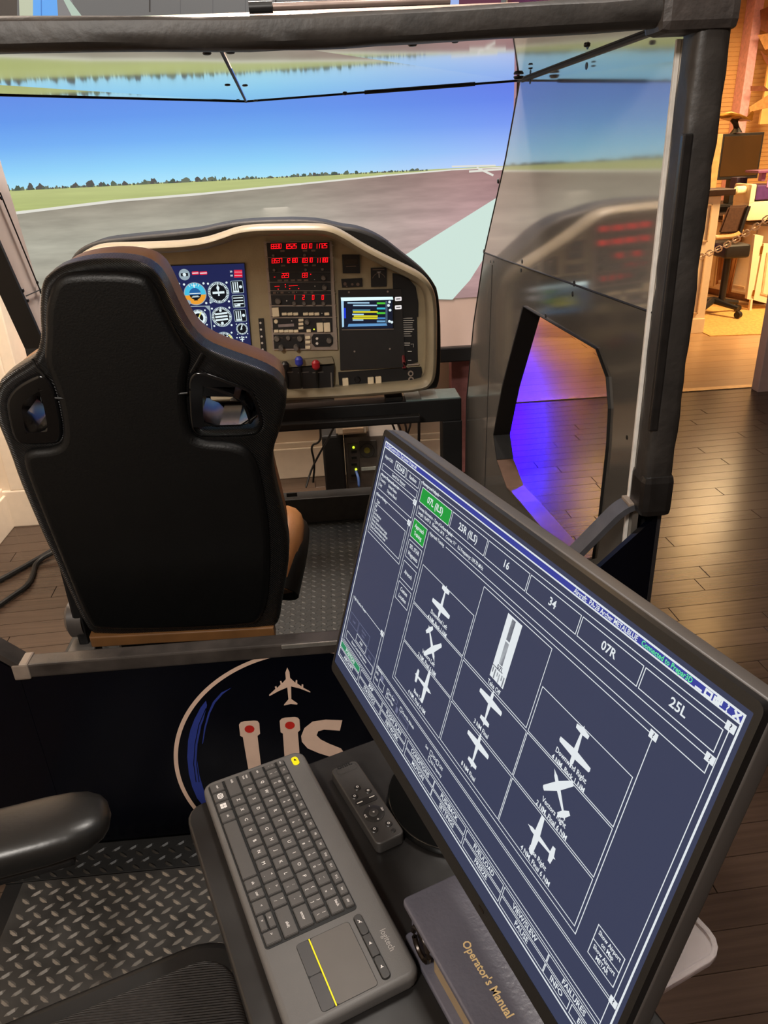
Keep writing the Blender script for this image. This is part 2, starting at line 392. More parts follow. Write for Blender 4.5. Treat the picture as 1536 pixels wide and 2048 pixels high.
sky = img_mat('sky_picture', [(0, (168, 226, 250)), (1, (84, 126, 224)), (.16, (140, 208, 248)), (.4, (108, 172, 242)), (.62, (90, 148, 234))], 1.41, 1.80, .02, (1.2, 1, .3), 1)
grass = img_mat('grass_picture', [(0, (170, 182, 112)), (1, (186, 194, 130))], 1.3, 1.42, .08, (3, 1, 60))
tarmac = img_mat('tarmac_picture', [(0, (158, 152, 138)), (.6, (174, 172, 157)), (1, (146, 138, 124))], .9, 1.38, .16, (5, 1, 34), .6)
fl = Flat(frame((0, Y_, 0), (1, 0, 0), (0, 0, 1)))
XL, XR = -1.32, .79
hz = 1.411
fl.poly([(XL, hz), (XR, hz), (XR, 1.80), (XL, 1.80)], sky)
ln = [S(48, 424), S(230, 402), S(400, 388), S(600, 368), S(770, 351), S(900, 340), (XR, S(1010, 334)[1])]
d0 = (ln[1][1] - ln[0][1]) / (ln[1][0] - ln[0][0]); ln = [(XL, ln[0][1] + d0 * (XL - ln[0][0]))] + ln
for a, b in zip(ln, ln[1:]):
    fl.poly([a, b, (b[0], hz), (a[0], hz)], grass)
    fl.poly([(a[0], .885), (b[0], .885), b, a], tarmac)
whi = E_('runway_white', (206, 228, 218)); line_m = E_('line_white', (226, 224, 214))
for i, (a, b) in enumerate(zip(ln, ln[1:])): fl.line(a, b, .011 - .0011 * i, line_m, .0006)
fl.poly([S(992, 396), S(984, 401), S(805, 513), S(760, 545), S(800, 610), (.472, .885), S(905, 599), S(940, 560), S(975, 505), S(1000, 450)], whi, .0008)
fl.line(S(940, 343), S(1005, 338), .008, line_m, .0006); fl.line(S(955, 336), S(985, 350), .008, line_m, .0008)
fl.line(S(880, 341), S(930, 338), .004, line_m, .0006); fl.line(S(905, 333), S(990, 331), .006, line_m, .0007)
tm = [E_('tree_' + str(i), c) for i, c in enumerate(((72, 88, 76), (92, 104, 86), (104, 112, 96), (84, 82, 80)))]
for k in range(220):
    x = XL + (XR - .35 - XL) * (k + R.random()) / 220; far = (x - XL) / (XR - XL)
    h = (.008 + .022 * R.random() ** 4) * (1 - .55 * far); wd = h * (.4 + R.random() * .9)
    pts = [(x + math.cos(t) * wd * (.45 + .4 * R.random()), hz - .004 + max(-.1, math.sin(t)) * h * (.7 + .5 * R.random())) for t in [i * math.pi / 6 for i in range(7)]]
    fl.poly(pts, tm[R.randrange(4)], .001 + .00002 * k)
fl.poly([(XR, .885), (.80, .885), (.80, 1.80), (XR, 1.80)], E_('overspill_rose', (170, 132, 142)), .0002)
fl.done('projected_image', scr)
link('screen_cloth', bx((XL - .05, Y_ + .002, .66), (.80, Y_ + .008, 1.98)), mat('rose_screen_cloth', (226, 200, 188), .85, var=.05, vs=3, bump=.3, bs=4), scr)
link('bottom_bar', bx((XL - .05, Y_ - .03, .605), (.80, Y_ + .03, .672), .006), black_met, scr)
for x, zt_ in ((XL - .1, 1.98), (.765, .61)): link('stand_post', bx((x - .03, Y_ - .03, 0), (x + .03, Y_ + .03, zt_), .006), black_met, scr)
link('top_bar', bx((XL - .12, Y_ - .03, 1.9), (.80, Y_ + .03, 1.93), .006), black_met, scr)
# ------------------------------------------------------------------ simulator cab
cab = thing('simulator_cab', 'white panelled flight simulator cab framed in black padded tubes around the pilot seat', 'simulator', (-.2, 1.28, 0))
tread_black = mat('black_tread', (14, 14, 14), .5, var=.25, vs=20)
tread_mat = mat('dark_tread_mat', (37, 39, 38), .5, var=.2, vs=9)
plat = link('platform', bx((-.93, 1.298, 0), (.60, 2.95, .09), .004), black_met, cab)
link('platform_deck', bx((-.925, 1.31, .09), (.54, 2.945, .094), .001), tread_mat, plat)
def treads(x0, x1, y0, y1, z, pitch, ln, wd, h, a=35):
    bm = bmesh.new(); ny = int((y1 - y0) / pitch * 2); nx = int((x1 - x0) / pitch)
    for j in range(ny):
        for i in range(nx):
            cx_ = x0 + (i + .5 + .5 * (j % 2)) * pitch; cy_ = y0 + (j + .5) * pitch / 2
            if cx_ > x1 - ln / 2: continue
            t = math.radians(a if j % 2 else -a)
            c, s = math.cos(t), math.sin(t); P = lambda u, v, k: bm.verts.new((cx_ + u * c - v * s, cy_ + u * s + v * c, z + k))
            e0, e1 = P(-ln / 2, 0, 0), P(ln / 2, 0, 0); b0, b1 = P(-ln * .2, -wd / 2, 0), P(ln * .2, -wd / 2, 0); c0, c1 = P(-ln * .2, wd / 2, 0), P(ln * .2, wd / 2, 0)
            t0, t1 = P(-ln * .28, 0, h), P(ln * .28, 0, h)
            for f in ((e0, b0, t0), (b0, b1, t1, t0), (b1, e1, t1), (e1, c1, t1), (c1, c0, t0, t1), (c0, e0, t0)): bm.faces.new(f)
    bmesh.ops.recalc_face_normals(bm, faces=bm.faces[:]); return bm
link('deck_tread', treads(-.92, .54, 1.32, 2.94, .094, .035, .026, .009, .0022), tread_mat, plat, kind='stuff')
# rear frame
XI, XO = .558, .612
def rtube(name, lo, hi, bev, par, m=None, amp=.0015):
    bm = bx(lo, hi, bev, seg=3); bmesh.ops.subdivide_edges(bm, edges=[e for e in bm.edges if e.calc_length() > .2], cuts=24)
    for v in bm.verts: v.co += Vector((R.uniform(-amp, amp), R.uniform(-amp, amp), R.uniform(-amp, amp)))
    return link(name, bm, m or black_fab, par, smooth=True, auto=50)
rp = rtube('right_post', (XI, 1.25, .87), (XO, 1.31, 1.69), .016, cab)
link('tape_sleeve', bx((XI - .003, 1.245, .845), (XO + .004, 1.315, .93), .014), mat('glossy_black_tape', (26, 24, 23), .3, var=.3, vs=30, bump=.4, bs=40), rp)
link('post_strip', bx((XI - .004, 1.26, 1.02), (XI + .012, 1.247, 1.5), .003), mat('glossy_black_tape', (26, 24, 23), .3), rp)
rtube('left_post', (-1.0, 1.25, .87), (-.945, 1.31, 1.69), .016, cab)
bm = bmesh.new()
pts = [(-1.0, 1.28, 1.668), (-.44, 1.28, 1.6655), (-.1, 1.28, 1.654), (.06, 1.28, 1.654), (.3, 1.28, 1.658), (.612, 1.28, 1.664)]
pts = smooth_line(pts, 2)
n = 14
rings = []
for p in pts:
    rings.append([bm.verts.new(p + Vector((0, math.copysign(abs(math.cos(t)) ** .6, math.cos(t)) * .031, math.copysign(abs(math.sin(t)) ** .6, math.sin(t)) * .021)) + Vector((0, R.uniform(-.001, .001), R.uniform(-.001, .001)))) for t in [2 * math.pi * k / n for k in range(n)]])
for A, B in zip(rings, rings[1:]):
    for k in range(n): bm.faces.new((A[k], A[(k + 1) % n], B[(k + 1) % n], B[k]))
bm.faces.new(rings[0][::-1]); bm.faces.new(rings[-1])
bmesh.ops.recalc_face_normals(bm, faces=bm.faces[:])
tb = link('top_bar', bm, black_fab, cab, smooth=True)
link('corner_wrap', bx((.50, 1.243, 1.632), (.618, 1.318, 1.70), .014), mat('grey_worn_tape', (52, 46, 43), .5, var=.3, vs=25, bump=.6, bs=70), tb)
# rear rail, front panel with the emblem, gussets
rail_m = mat('scuffed_rail', (52, 47, 44), .38, var=.4, vs=18, bump=.5, bs=40)
rail = link('rear_rail', bx((-.684, 1.28, .568), (.36, 1.318, .6), .004), rail_m, cab)
gt = mat('grey_worn_tape', (52, 46, 43), .5)
link('tape_wrap', bx((-.688, 1.277, .566), (-.655, 1.322, .603), .004), mat('clear_tape', (120, 108, 98), .25), rail)
link('rail_edge_strip', bx((-.15, 1.277, .5905), (.1, 1.28, .6), .001), mat('bare_aluminium', (225, 222, 215), .25, metal=.9), rail)
navy = mat('navy_gloss_panel', (4, 5, 12), .2, var=.1, spec=.2)
pan = link('rear_panel', bx((-.99, 1.285, .092), (.60, 1.297, .568), .001), navy, cab)
bm = bmesh.new(); prism(bm, [(.36, 1.284, .58), (.612, 1.284, .835), (.612, 1.284, .12), (.36, 1.284, .12)], (0, .014, 0)); link('right_gusset_panel', bm, navy, cab)
bm = bmesh.new(); prism(bm, [(-.68, 1.284, .58), (-1.0, 1.284, .9), (-1.0, 1.284, .12), (-.68, 1.284, .12)], (0, .014, 0)); link('left_gusset_panel', bm, navy, cab)
g_edge = mat('grey_edge_trim', (62, 62, 66), .4, var=.2)
def ribbon(name, pts, hw, th, m, par):     # a flat strap following pts in the y = const plane
    bm = bmesh.new(); pts = smooth_line(pts, 3); rs = []
    for i, p in enumerate(pts):
        t = (pts[min(i + 1, len(pts) - 1)] - pts[max(i - 1, 0)]).normalized(); nn = Vector((-t.z, 0, t.x))
        rs.append([bm.verts.new(p + Vector((0, a * hw, 0)) + nn * b * th) for a, b in ((-1, -1), (1, -1), (1, 1), (-1, 1))])
    for A, B in zip(rs, rs[1:]):
        for k in range(4): bm.faces.new((A[k], A[(k + 1) % 4], B[(k + 1) % 4], B[k]))
    bm.faces.new(rs[0][::-1]); bm.faces.new(rs[-1]); bmesh.ops.recalc_face_normals(bm, faces=bm.faces[:])
    return link(name, bm, m, par, smooth=True, auto=50)
ge = ribbon('right_gusset_edge', [(.28, 1.30, .598), (.40, 1.30, .69), (.50, 1.30, .805), (.54, 1.30, .85), (.58, 1.30, .858), (.613, 1.30, .845)], .022, .006, g_edge, cab)
link('gusset_tape', bx((.545, 1.279, .853), (.612, 1.322, .862), .003), mat('clear_tape', (120, 108, 98), .25), ge)
ribbon('left_gusset_edge', [(-.675, 1.30, .597), (-.78, 1.30, .70), (-.88, 1.30, .82), (-.95, 1.30, .86), (-1.0, 1.30, .86)], .022, .006, rail_m, cab)
# emblem on the rear panel (flat print)
fl = Flat(frame((0, 1.2845, 0), (1, 0, 0), (0, 0, 1)))
tanp = mat('emblem_tan', (200, 172, 154), .5, var=.05); blu = mat('emblem_blue', (34, 50, 128), .5, var=.05); redp = mat('emblem_red', (176, 32, 24), .5)
def Q(px, py): v = aty(px, py, 1.2845); return (v.x, v.z)
def e1_(x, y): return Q(280 + x / 3.072, 1280 + y / 3.072)
ce = (-.114, .281)
fl.ring(ce, .292, .301, tanp, .0004, 96, math.radians(-38), math.radians(218))
ob = [(555, 295), (505, 330), (455, 385), (420, 450), (390, 540), (372, 640), (365, 740), (375, 830), (398, 930), (425, 1010)]
ib = [(295, 620), (290, 720), (300, 820), (320, 900), (350, 970), (420, 1060)]
fl.poly([e1_(*p) for p in [(405, 372), (372, 415), (335, 485), (310, 550)] + ib] + [e1_(*p) for p in [(440, 1050), (398, 940), (365, 830), (352, 740), (358, 640), (372, 560), (392, 480), (412, 400)]], blu, .0004)
fl.poly([e1_(*p) for p in [(562, 292), (510, 330), (462, 385), (430, 450), (404, 540), (388, 630), (382, 640), (394, 540), (418, 450), (448, 380), (500, 322)]], blu, .0005)
for dx in (0, 18): fl.path([e1_(x + dx, y) for x, y in [(405, 420), (362, 520), (338, 640), (330, 760), (345, 870)]], .0016, navy, .0008)
pl = [(905, 168), (918, 195), (922, 232), (955, 262), (958, 244), (966, 246), (966, 266), (992, 284), (994, 270), (1003, 272), (1003, 292), (1046, 315), (1046, 322), (985, 298), (928, 284), (930, 362), (968, 388), (966, 396), (926, 392), (884, 402), (886, 394), (912, 364), (905, 290), (850, 314), (795, 344), (793, 336), (832, 300), (828, 286), (838, 282), (842, 294), (864, 272), (860, 252), (868, 250), (874, 264), (896, 240), (893, 200)]
fl.poly([e1_(*p) for p in pl], tanp, .0005)
for x0, dxx in ((0, 0), (248, -24)):
    k = [(618, 505), (640, 498), (700, 494), (722, 496), (733, 510), (738, 575), (722, 588), (745, 780), (760, 900), (690, 940), (665, 790), (632, 596), (616, 588), (608, 520)] if x0 == 0 else [(870, 482), (890, 476), (950, 472), (970, 476), (980, 488), (984, 552), (970, 566), (985, 760), (995, 900), (900, 900), (888, 720), (878, 574), (864, 566), (858, 496)]
    fl.poly([e1_(*p) for p in k], tanp, .0005)
fl.poly([e1_(*p) for p in [(665, 790), (690, 940), (800, 1010), (960, 960), (985, 760), (900, 860), (820, 900), (760, 870)]], tanp, .0005)
for cx_, cy_ in ((673, 546), (921, 523)):
    c = e1_(cx_, cy_); fl.disc(c, .0105, redp, .0008)
sp_ = [(1243, 492), (1140, 488), (1060, 500), (1010, 540), (990, 590), (995, 625), (1030, 665), (1100, 695), (1165, 715), (1200, 760), (1190, 800), (1120, 815), (1040, 800), (1030, 870), (1120, 890), (1220, 870), (1275, 800), (1270, 715), (1235, 665), (1160, 635), (1110, 610), (1085, 585), (1095, 560), (1130, 550), (1228, 556)]
fl.poly([e1_(*p) for p in sp_], tanp, .0005)
fl.done('emblem', pan)
# side panels: right wall plane runs x = .558 - .0526 (y - 1.28)
def side(name, loops, org, ydir, th, m, par, bev=0.0):
    return link(name, plate_mesh(loops, frame(org, ydir, (0, 0, 1)), th, bev), m, par)
ry = Vector((-.0526, 1, 0)).normalized(); RO = Vector((.558, 1.28, 0)); off = Vector((.012, 0, 0))
cut = [(.255 , 1.103), (.19, 1.06), (.165, 1.0), (.158, .92), (.165, .75), (.18, .64), (.30, .56), (.49, .545), (.72, .53), (.875, .515), (1.0, .56), (1.05, .63), (.96, .82), (.775, 1.098)]
rw = side('right_upper_panel', [[(.02, 1.655), (.888, 1.637), (1.0, 1.46), (1.222, 1.187), (.02, 1.221)]], RO + off, ry, .006, panel_wh, cab)
lowp = [(.02, 1.217), (1.224, 1.183), (1.36, .93), (1.462, .62), (1.475, .1), (.02, .1)]
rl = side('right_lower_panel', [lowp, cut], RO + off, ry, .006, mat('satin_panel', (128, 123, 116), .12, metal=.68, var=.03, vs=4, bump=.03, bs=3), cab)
out_m = mat('cab_outer_skin', (40, 38, 40), .5)
side('right_outer_skin', [[(.0, 1.66), (.888, 1.64), (1.222, 1.187), (1.462, .62), (1.475, .09), (.0, .09)], cut], RO + Vector((.052, 0, 0)), ry, .003, out_m, cab)
link('edge_highlight', bx((XI - .003, 1.312, .2), (XI + .004, 1.319, 1.63), .001), mat('edge_highlight_white', (214, 208, 200), .5), cab)  # white strip added as the bright highlight along the panel's rear edge
# black jamb lining the door cut-out
def jamb(name, pts, org, yd, d, m, par, th=.004):
    bm = bmesh.new(); P = [Vector(org) + Vector(yd) * a + Vector((0, 0, b)) for a, b in pts]
    c = sum(P, Vector()) / len(P)
    for a, b in zip(P, P[1:]):
        t = (b - a).normalized(); nn = (c - (a + b) / 2); nn = (nn - t * nn.dot(t)); nn.x = 0; nn.normalize()
        prism(bm, [a, b, b + nn * th, a + nn * th], d)
    return link(name, bm, m, par)
rub = mat('black_rubber', (14, 13, 12), .5)
brn = mat('brown_tape', (86, 68, 58), .28, var=.3, vs=12)
c2 = cut + [cut[0]]
jamb('door_trim', [cut[10], cut[11], cut[12], cut[13]], RO, ry, (.055, 0, 0), rub, rl, .007)
jamb('door_head_trim', [cut[13], cut[0], cut[1], cut[2], cut[3], cut[4], cut[5]], RO, ry, (.055, 0, 0), rub, rl, .002)
jamb('door_sill_trim', cut[5:11], RO, ry, (.055, 0, 0), brn, rl, .004)
# roof, folded down towards the front, in two panels
def roofp(name, P, par):
    bm = bmesh.new(); prism(bm, P, (0, 0, .012)); return link(name, bm, roof_wh, par)
zr, zf = 1.655, 1.638
A0, A1, A2 = (-1.0, 1.29, zr + .004), (-.14, 1.29, zr), (.557, 1.29, zr)
B0, B1, B2 = (-.80, 1.82, 1.640), (-.188, 2.32, 1.627), (.512, 2.165, zf)
r1 = roofp('left_roof_panel', [A0, A1, B1, B0], cab); r2 = roofp('right_roof_panel', [(A1[0] + .004, A1[1], A1[2]), A2, B2, (B1[0] + .004, B1[1], B1[2])], cab)
bm = bmesh.new()
for a, b, r_ in ((B0, B1, .0018), (B1, B2, .0018), (A1, B1, .003), (A2, B2, .004), (Vector(B1) * .55 + Vector(B2) * .45, Vector(B1) * .15 + Vector(B2) * .85, .004)):
    tube(bm, [Vector(a) + Vector((0, -.002, -.001)), Vector(b) + Vector((0, -.002, -.001))], r_, 6)
link('roof_seam_gasket', bm, panel_ed, cab)
bm = bmesh.new()
for a, b in (((.888, 1.637), (1.0, 1.46)), ((1.0, 1.46), (1.222, 1.187)), ((1.222, 1.187), (1.36, .93)), ((1.36, .93), (1.462, .62)), ((1.462, .62), (1.475, .2)), ((.02, 1.219), (1.222, 1.185))):
    tube(bm, [RO + off + ry * a[0] + Vector((-.006, 0, a[1])), RO + off + ry * b[0] + Vector((-.006, 0, b[1]))], .0022, 6)
p_, q_ = atpl(981, 530, (.558, 1.28, 0), (1, .0526, 0)), atpl(966, 990, (.558, 1.28, 0), (1, .0526, 0))
tube(bm, [p_ + Vector((.006, 0, 0)), q_ + Vector((.006, 0, 0))], .0016, 6)
link('right_seam_gasket', bm, panel_ed, cab)
# left wall plane x = -.95 + .18 (y - 1.28)
ly = Vector((.18, 1, 0)).normalized(); LO = Vector((-.95, 1.28, 0)); loff = Vector((-.012, 0, 0))
k_ = 1.016
lcut = [(.2, .14), (.16, 1.05), (.3, 1.47), (.745, 1.47), (.885, 1.045), (.87, .55), (.80, .14)]
side('left_panel', [[(.02, 1.66), (.87, 1.645), (.925, 1.2), (.93, .1), (.02, .1)], lcut], LO + loff, ly, .006, mat('matte_white_panel', (222, 210, 202), .4, var=.03), cab)
jamb('left_door_trim', [lcut[2], lcut[3], lcut[4], lcut[5], lcut[6]], LO, ly, (-.055, 0, 0), rub, cab, .012)
bm = bmesh.new()
pa = atpl(0, 385, LO, (1, -.18, 0)); pb = atpl(82, 585, LO, (1, -.18, 0)); tube(bm, [pa, pb], .002, 6)
pa = atpl(52, 592, LO, (1, -.18, 0)); pb = atpl(84, 578, LO, (1, -.18, 0)); tube(bm, [pa, pb], .0015, 6)
link('left_seam_gasket', bm, panel_ed, cab)
# bolts
bsrc = None
def bolt(p, nrm, par, r=.006):
    global bsrc
    if bsrc is None:
        bm = bmesh.new(); tube(bm, [(0, 0, 0), (0, 0, .25), (0, 0, .55), (0, 0, .62)], [1, 1, .75, .3], 10); bsrc = link('bolt', bm, bolt_m, par, smooth=True); o = bsrc
    else: o = instance(bsrc, 'bolt', par, p)
    o.parent = par; o.location = Vector(p) - worg(par); o.rotation_euler = Vector(nrm).to_track_quat('Z', 'Y').to_euler(); o.scale = (r, r, r)
rn = (-1, -.0526, 0)
for px, py, r in ((1174, 132, .0055), (1120, 126, .005), (1061, 163, .005), (1375, 83, .008), (1348, 365, .007), (1318, 627, .006), (1304, 671, .006), (1303, 683, .004), (982, 523, .004), (988, 524, .004), (1045, 523, .005), (1043, 540, .005), (1149, 567, .0055), (1146, 588, .005), (996, 362, .005), (968, 503, .005), (1033, 200, .005), (978, 752, .004), (963, 985, .004), (1092, 632, .005), (1255, 875, .004), (1066, 1048, .005)):
    bolt(atpl(px, py, RO + Vector((.007, 0, 0)), (1, .0526, 0)), rn, rl if py > 560 else rw, r * 1.5)
rpn = (Vector(A2) - Vector(A1)).cross(Vector(B1) - Vector(A1)).normalized()
if rpn.z > 0: rpn = -rpn
for px, py, r in ((414, 107, .008), (461, 105, .008), (455, 170, .007), (490, 171, .007), (476, 200, .005), (511, 201, .006), (175, 195, .006), (690, 189, .006), (825, 90, .008), (910, 84, .006), (1174, 92, .006), (1061, 137, .005), (1037, 156, .012)):
    bolt(atpl(px, py, A1 if px > 440 else A1, rpn), rpn, r2 if px > 440 else r1, r)
for px, py, r in ((3, 396, .005), (75, 565, .005), (82, 584, .005), (46, 581, .006), (56, 601, .005)):
    bolt(atpl(px, py, LO, (1, -.18, 0)), (1, -.18, 0), cab, r)
# rod lying on the top bar
t_ = thing('metal_rod', 'thin grey rod with a black end cap lying on the padded top bar', 'rod', (0, 1.28, 1.68))
bm = bmesh.new(); cyl(bm, (-.055, 1.275, 1.685), (.20, 1.275, 1.685), .0052, 12); link('shaft', bm, mat('brushed_metal', (150, 132, 124), .35, metal=.6), t_, smooth=True)
bm = bmesh.new(); cyl(bm, (-.085, 1.275, 1.685), (-.052, 1.275, 1.685), .0075, 12); link('end_cap', bm, black_pl, t_, smooth=True)
# blue tube lamp on the far wall
lt = thing('tube_lamp', 'glowing blue tube lamp fixed upright on the far tan wall', 'lamp', (2.33, 9.45, 1.4))
link('bracket', bx((2.22, 9.43, .64), (2.44, 9.485, 2.36), .004), black_pl, lt)
for x in (2.215, 2.435): link('light_block_fin', bx((x, 9.12, .64), (x + .01, 9.485, 2.36), .002), black_pl, lt)  # unseen fins added to keep the blue light from spreading sideways
bm = bmesh.new(); cyl(bm, (2.33, 9.34, .7), (2.33, 9.34, 2.3), .07, 16); link('tube', bm, mat('blue_glow', (10, 2, 255), .4, emit=12), lt, smooth=True)
# rear step of the simulator: black tread with a grey tread plate in front
st = thing('rear_step', 'black step with a grey diamond tread plate below the navy panel', 'step', (-.35, .85, 0))
link('base', bx((-.80, -.15, 0), (.02, 1.284, .084), .003), black_met, st)
link('black_tread', bx((-.80, 1.197, .084), (.02, 1.284, .089), .001), tread_black, st)
tg = mat('grey_tread_plate', (56, 54, 52), .42, metal=.3, var=.2, vs=16, rv=.1); tgm = mat('worn_tread', (132, 126, 119), .3, metal=.5, var=.2, vs=40)
pg = link('tread_plate', bx((-.76, -.14, .084), (.02, 1.194, .0905), .001), tg, st)
link('diamond_tread', treads(-.755, .02, .2, 1.19, .0905, .036, .027, .0085, .0036), tgm, pg, kind='stuff')
link('diamond_tread', treads(-.79, .02, 1.2, 1.283, .089, .036, .027, .0085, .0025), tread_black, st, kind='stuff')
# ------------------------------------------------------------------ console stand (black steel) under the instrument panel
cs = thing('console_stand', 'black steel stand carrying the instrument console above the cab floor', 'stand', (-.25, 2.85, .094))
for nm, lo, hi in (('top_beam', (-.88, 2.78, .53), (.475, 2.86, .62)), ('rear_beam', (-.88, 2.66, .575), (.3, 2.70, .60)), ('right_leg', (.40, 2.78, .19), (.478, 2.86, .53)), ('left_leg', (-.88, 2.78, .19), (-.80, 2.86, .53)), ('floor_beam', (-.90, 2.86, .094), (.5, 2.94, .205)),
                   ('foot_block', (.40, 2.79, .094), (.478, 2.86, .19)), ('foot_block', (-.88, 2.79, .094), (-.80, 2.86, .19))):
    link(nm, bx(lo, hi, .004), black_met if nm != 'floor_beam' else mat('grey_black_steel', (44, 43, 42), .5, var=.2), cs)
al = mat('brushed_plate', (150, 172, 170), .3, metal=.7, var=.1)
pp = link('corner_plate', bx((.26, 2.775, .62), (.468, 2.90, .626), .001), al, cs)
link('plate_stripe', bx((.32, 2.775, .626), (.385, 2.90, .6275), .0005), mat('pale_plate', (214, 226, 222), .4), pp)
link('support_foot', bx((.18, 2.785, .62), (.25, 2.84, .64), .006), black_pl, cs)
link('support_foot', bx((-.6, 2.785, .62), (-.53, 2.84, .64), .006), black_pl, cs)
link('beam_slot', bx(tuple(aty(573, 990, 2.859) + Vector((0, 0, -.01))), tuple(aty(594, 987, 2.861) + Vector((0, .003, .004))), .001), rub, cs)
# ------------------------------------------------------------------ instrument console
YC = 2.70                      # front plane of the rim
con = thing('instrument_console', 'taupe flight instrument console with a radio stack and gauge display under a black hood', 'console', (-.25, 2.8, .62))
taupe = mat('taupe_console', (158, 144, 114), .55, var=.08, vs=20, bump=.2, bs=150)
rim_m = mat('taupe_rim', (136, 126, 104), .42, var=.08, vs=20, bump=.15, bs=150)
cdark = mat('console_black', (17, 16, 16), .5, var=.1)
def C2(px, py, y=YC): v = aty(px, py, y); return (v.x, v.z)
cp = lambda x, y: (120 + x / 1.969, 420 + y / 1.969)
outer = [cp(*p) for p in [(40, 330), (50, 215), (70, 178), (120, 145), (180, 133), (300, 131), (450, 126), (560, 114), (630, 92), (690, 70), (760, 60), (850, 58), (1000, 56), (1060, 61), (1115, 84), (1190, 132), (1280, 180), (1365, 220), (1432, 255), (1472, 305), (1486, 370), (1487, 520), (1484, 640), (1470, 688), (1430, 716), (1260, 730), (1100, 742), (890, 752), (560, 758), (200, 770), (70, 760), (42, 700)]]
OUT = [C2(*p) for p in outer]
cxm = sum(p[0] for p in OUT) / len(OUT); czm = sum(p[1] for p in OUT) / len(OUT)
def inset(poly, d):
    n = len(poly); out = []
    ar = sum(poly[i][0] * poly[(i + 1) % n][1] - poly[(i + 1) % n][0] * poly[i][1] for i in range(n)); sg = 1 if ar > 0 else -1
    for i in range(n):
        a, b, c = Vector(poly[i - 1]), Vector(poly[i]), Vector(poly[(i + 1) % n])
        n1 = Vector((-(b - a).y, (b - a).x)).normalized(); n2 = Vector((-(c - b).y, (c - b).x)).normalized(); nn = (n1 + n2).normalized()
        k = d / max(.5, nn.dot(n1)); out.append(tuple(b + nn * k * sg))
    return out
FC = frame((0, YC, 0), (1, 0, 0), (0, 0, 1))      # z axis of the frame points to the pilot
OS = smooth_loop(OUT, 2)
rim_in = inset(OS, .034)
bm = bmesh.new(); n = len(OS)
prof = [(.0, -.05), (.001, -.005), (.006, .012), (.016, .019), (.026, .014), (.034, .0), (.036, -.02), (.036, -.062)]
rings = [[bm.verts.new(FC @ Vector((p[0], p[1], z))) for p in inset(OS, d)] for d, z in prof]
for A, B in zip(rings, rings[1:]):
    for k in range(n): bm.faces.new((A[k], B[k], B[(k + 1) % n], A[(k + 1) % n]))
bmesh.ops.recalc_face_normals(bm, faces=bm.faces[:])
link('rim', bm, rim_m, con, smooth=True, auto=60)
face = link('face_panel', plate_mesh([inset(OS, .03)], FC @ Matrix.Translation((0, 0, -.062)), .006), taupe, con)
# hood behind the rim, rising past it at the right
hoodp = [cp(*p) for p in [(60, 260), (70, 180), (150, 128), (300, 112), (450, 98), (560, 86), (640, 66), (760, 50), (1000, 46), (1110, 74), (1160, 78), (1220, 98), (1275, 128), (1330, 172), (1395, 222), (1440, 262), (1478, 330), (1482, 640), (1460, 700), (200, 760), (60, 700)]]
YH = 2.84
hood = link('hood', plate_mesh([smooth_loop([C2(*p, YH) for p in hoodp], 2)], frame((0, YH + .02, 0), (1, 0, 0), (0, 0, 1)), .06, .012), mat('hood_black', (14, 13, 13), .6, var=.1, bump=.3, bs=200), con, smooth=True, auto=45)
YF = YC + .055                 # face plane
FF = frame((0, YF, 0), (1, 0, 0), (0, 0, 1))
def G(px, py): return C2(px, py, YF)
cq = lambda x, y: (500 + x / 7.585, 450 + y / 7.585)    # radio stack crop
cz = lambda x, y: (660 + x / 5.852, 450 + y / 5.852)    # right side crop
cg = lambda x, y: (300 + x / 6.982, 510 + y / 6.982)    # gauge crop
def slab(name, pts, z0, z1, m, par, bev=0.):
    p = [G(*q) for q in pts]; h = (z1 - z0) / 2 - bev
    return link(name, plate_mesh([p], FF @ Matrix.Translation((0, 0, (z0 + z1) / 2)), max(h, .0003), bev), m, par)
glow_red = mat('red_digit', (255, 14, 26), .4, emit=1.9); ivory = mat('ivory_key', (224, 208, 176), .5, var=.05); knob_m = mat('grey_knob', (96, 90, 84), .4, var=.1)
silver = mat('stack_frame', (160, 146, 134), .45, metal=.3, var=.1); dotw = mat('white_print', (206, 200, 192), .5, var=0); dimlab = mat('dim_label', (104, 84, 72), .5, var=0)
# left dark face, LCD with gauges
disp = slab('gauge_display', [(212, 534), (490, 525), (508, 740), (218, 746)], .002, .006, black_pl, con)
lcd = mat('lcd_navy', (32, 38, 82), .3, emit=1.); gw = E_('gauge_white', (224, 240, 244)); gr_ = E_('gauge_ring', (150, 168, 178)); gb = E_('gauge_black', (12, 16, 24)); gy = E_('gauge_yellow', (232, 226, 120)); go = E_('gauge_orange', (236, 160, 52)); gc = E_('gauge_cyan', (70, 190, 226)); gdb = E_('gauge_blue', (34, 96, 160)); ggn = E_('gauge_green', (60, 200, 90)); grd = E_('gauge_red', (222, 40, 66))
FZ = FF @ Matrix.Translation((0, 0, .0064))
fl = Flat(FZ); fl.poly([G(*p) for p in [(214, 536), (488.6, 526.5), (506.5, 738), (220, 744)]], lcd); fl.done('lcd_picture', disp)
sc_ = (G(400, 600)[0] - G(390, 600)[0]) / 10
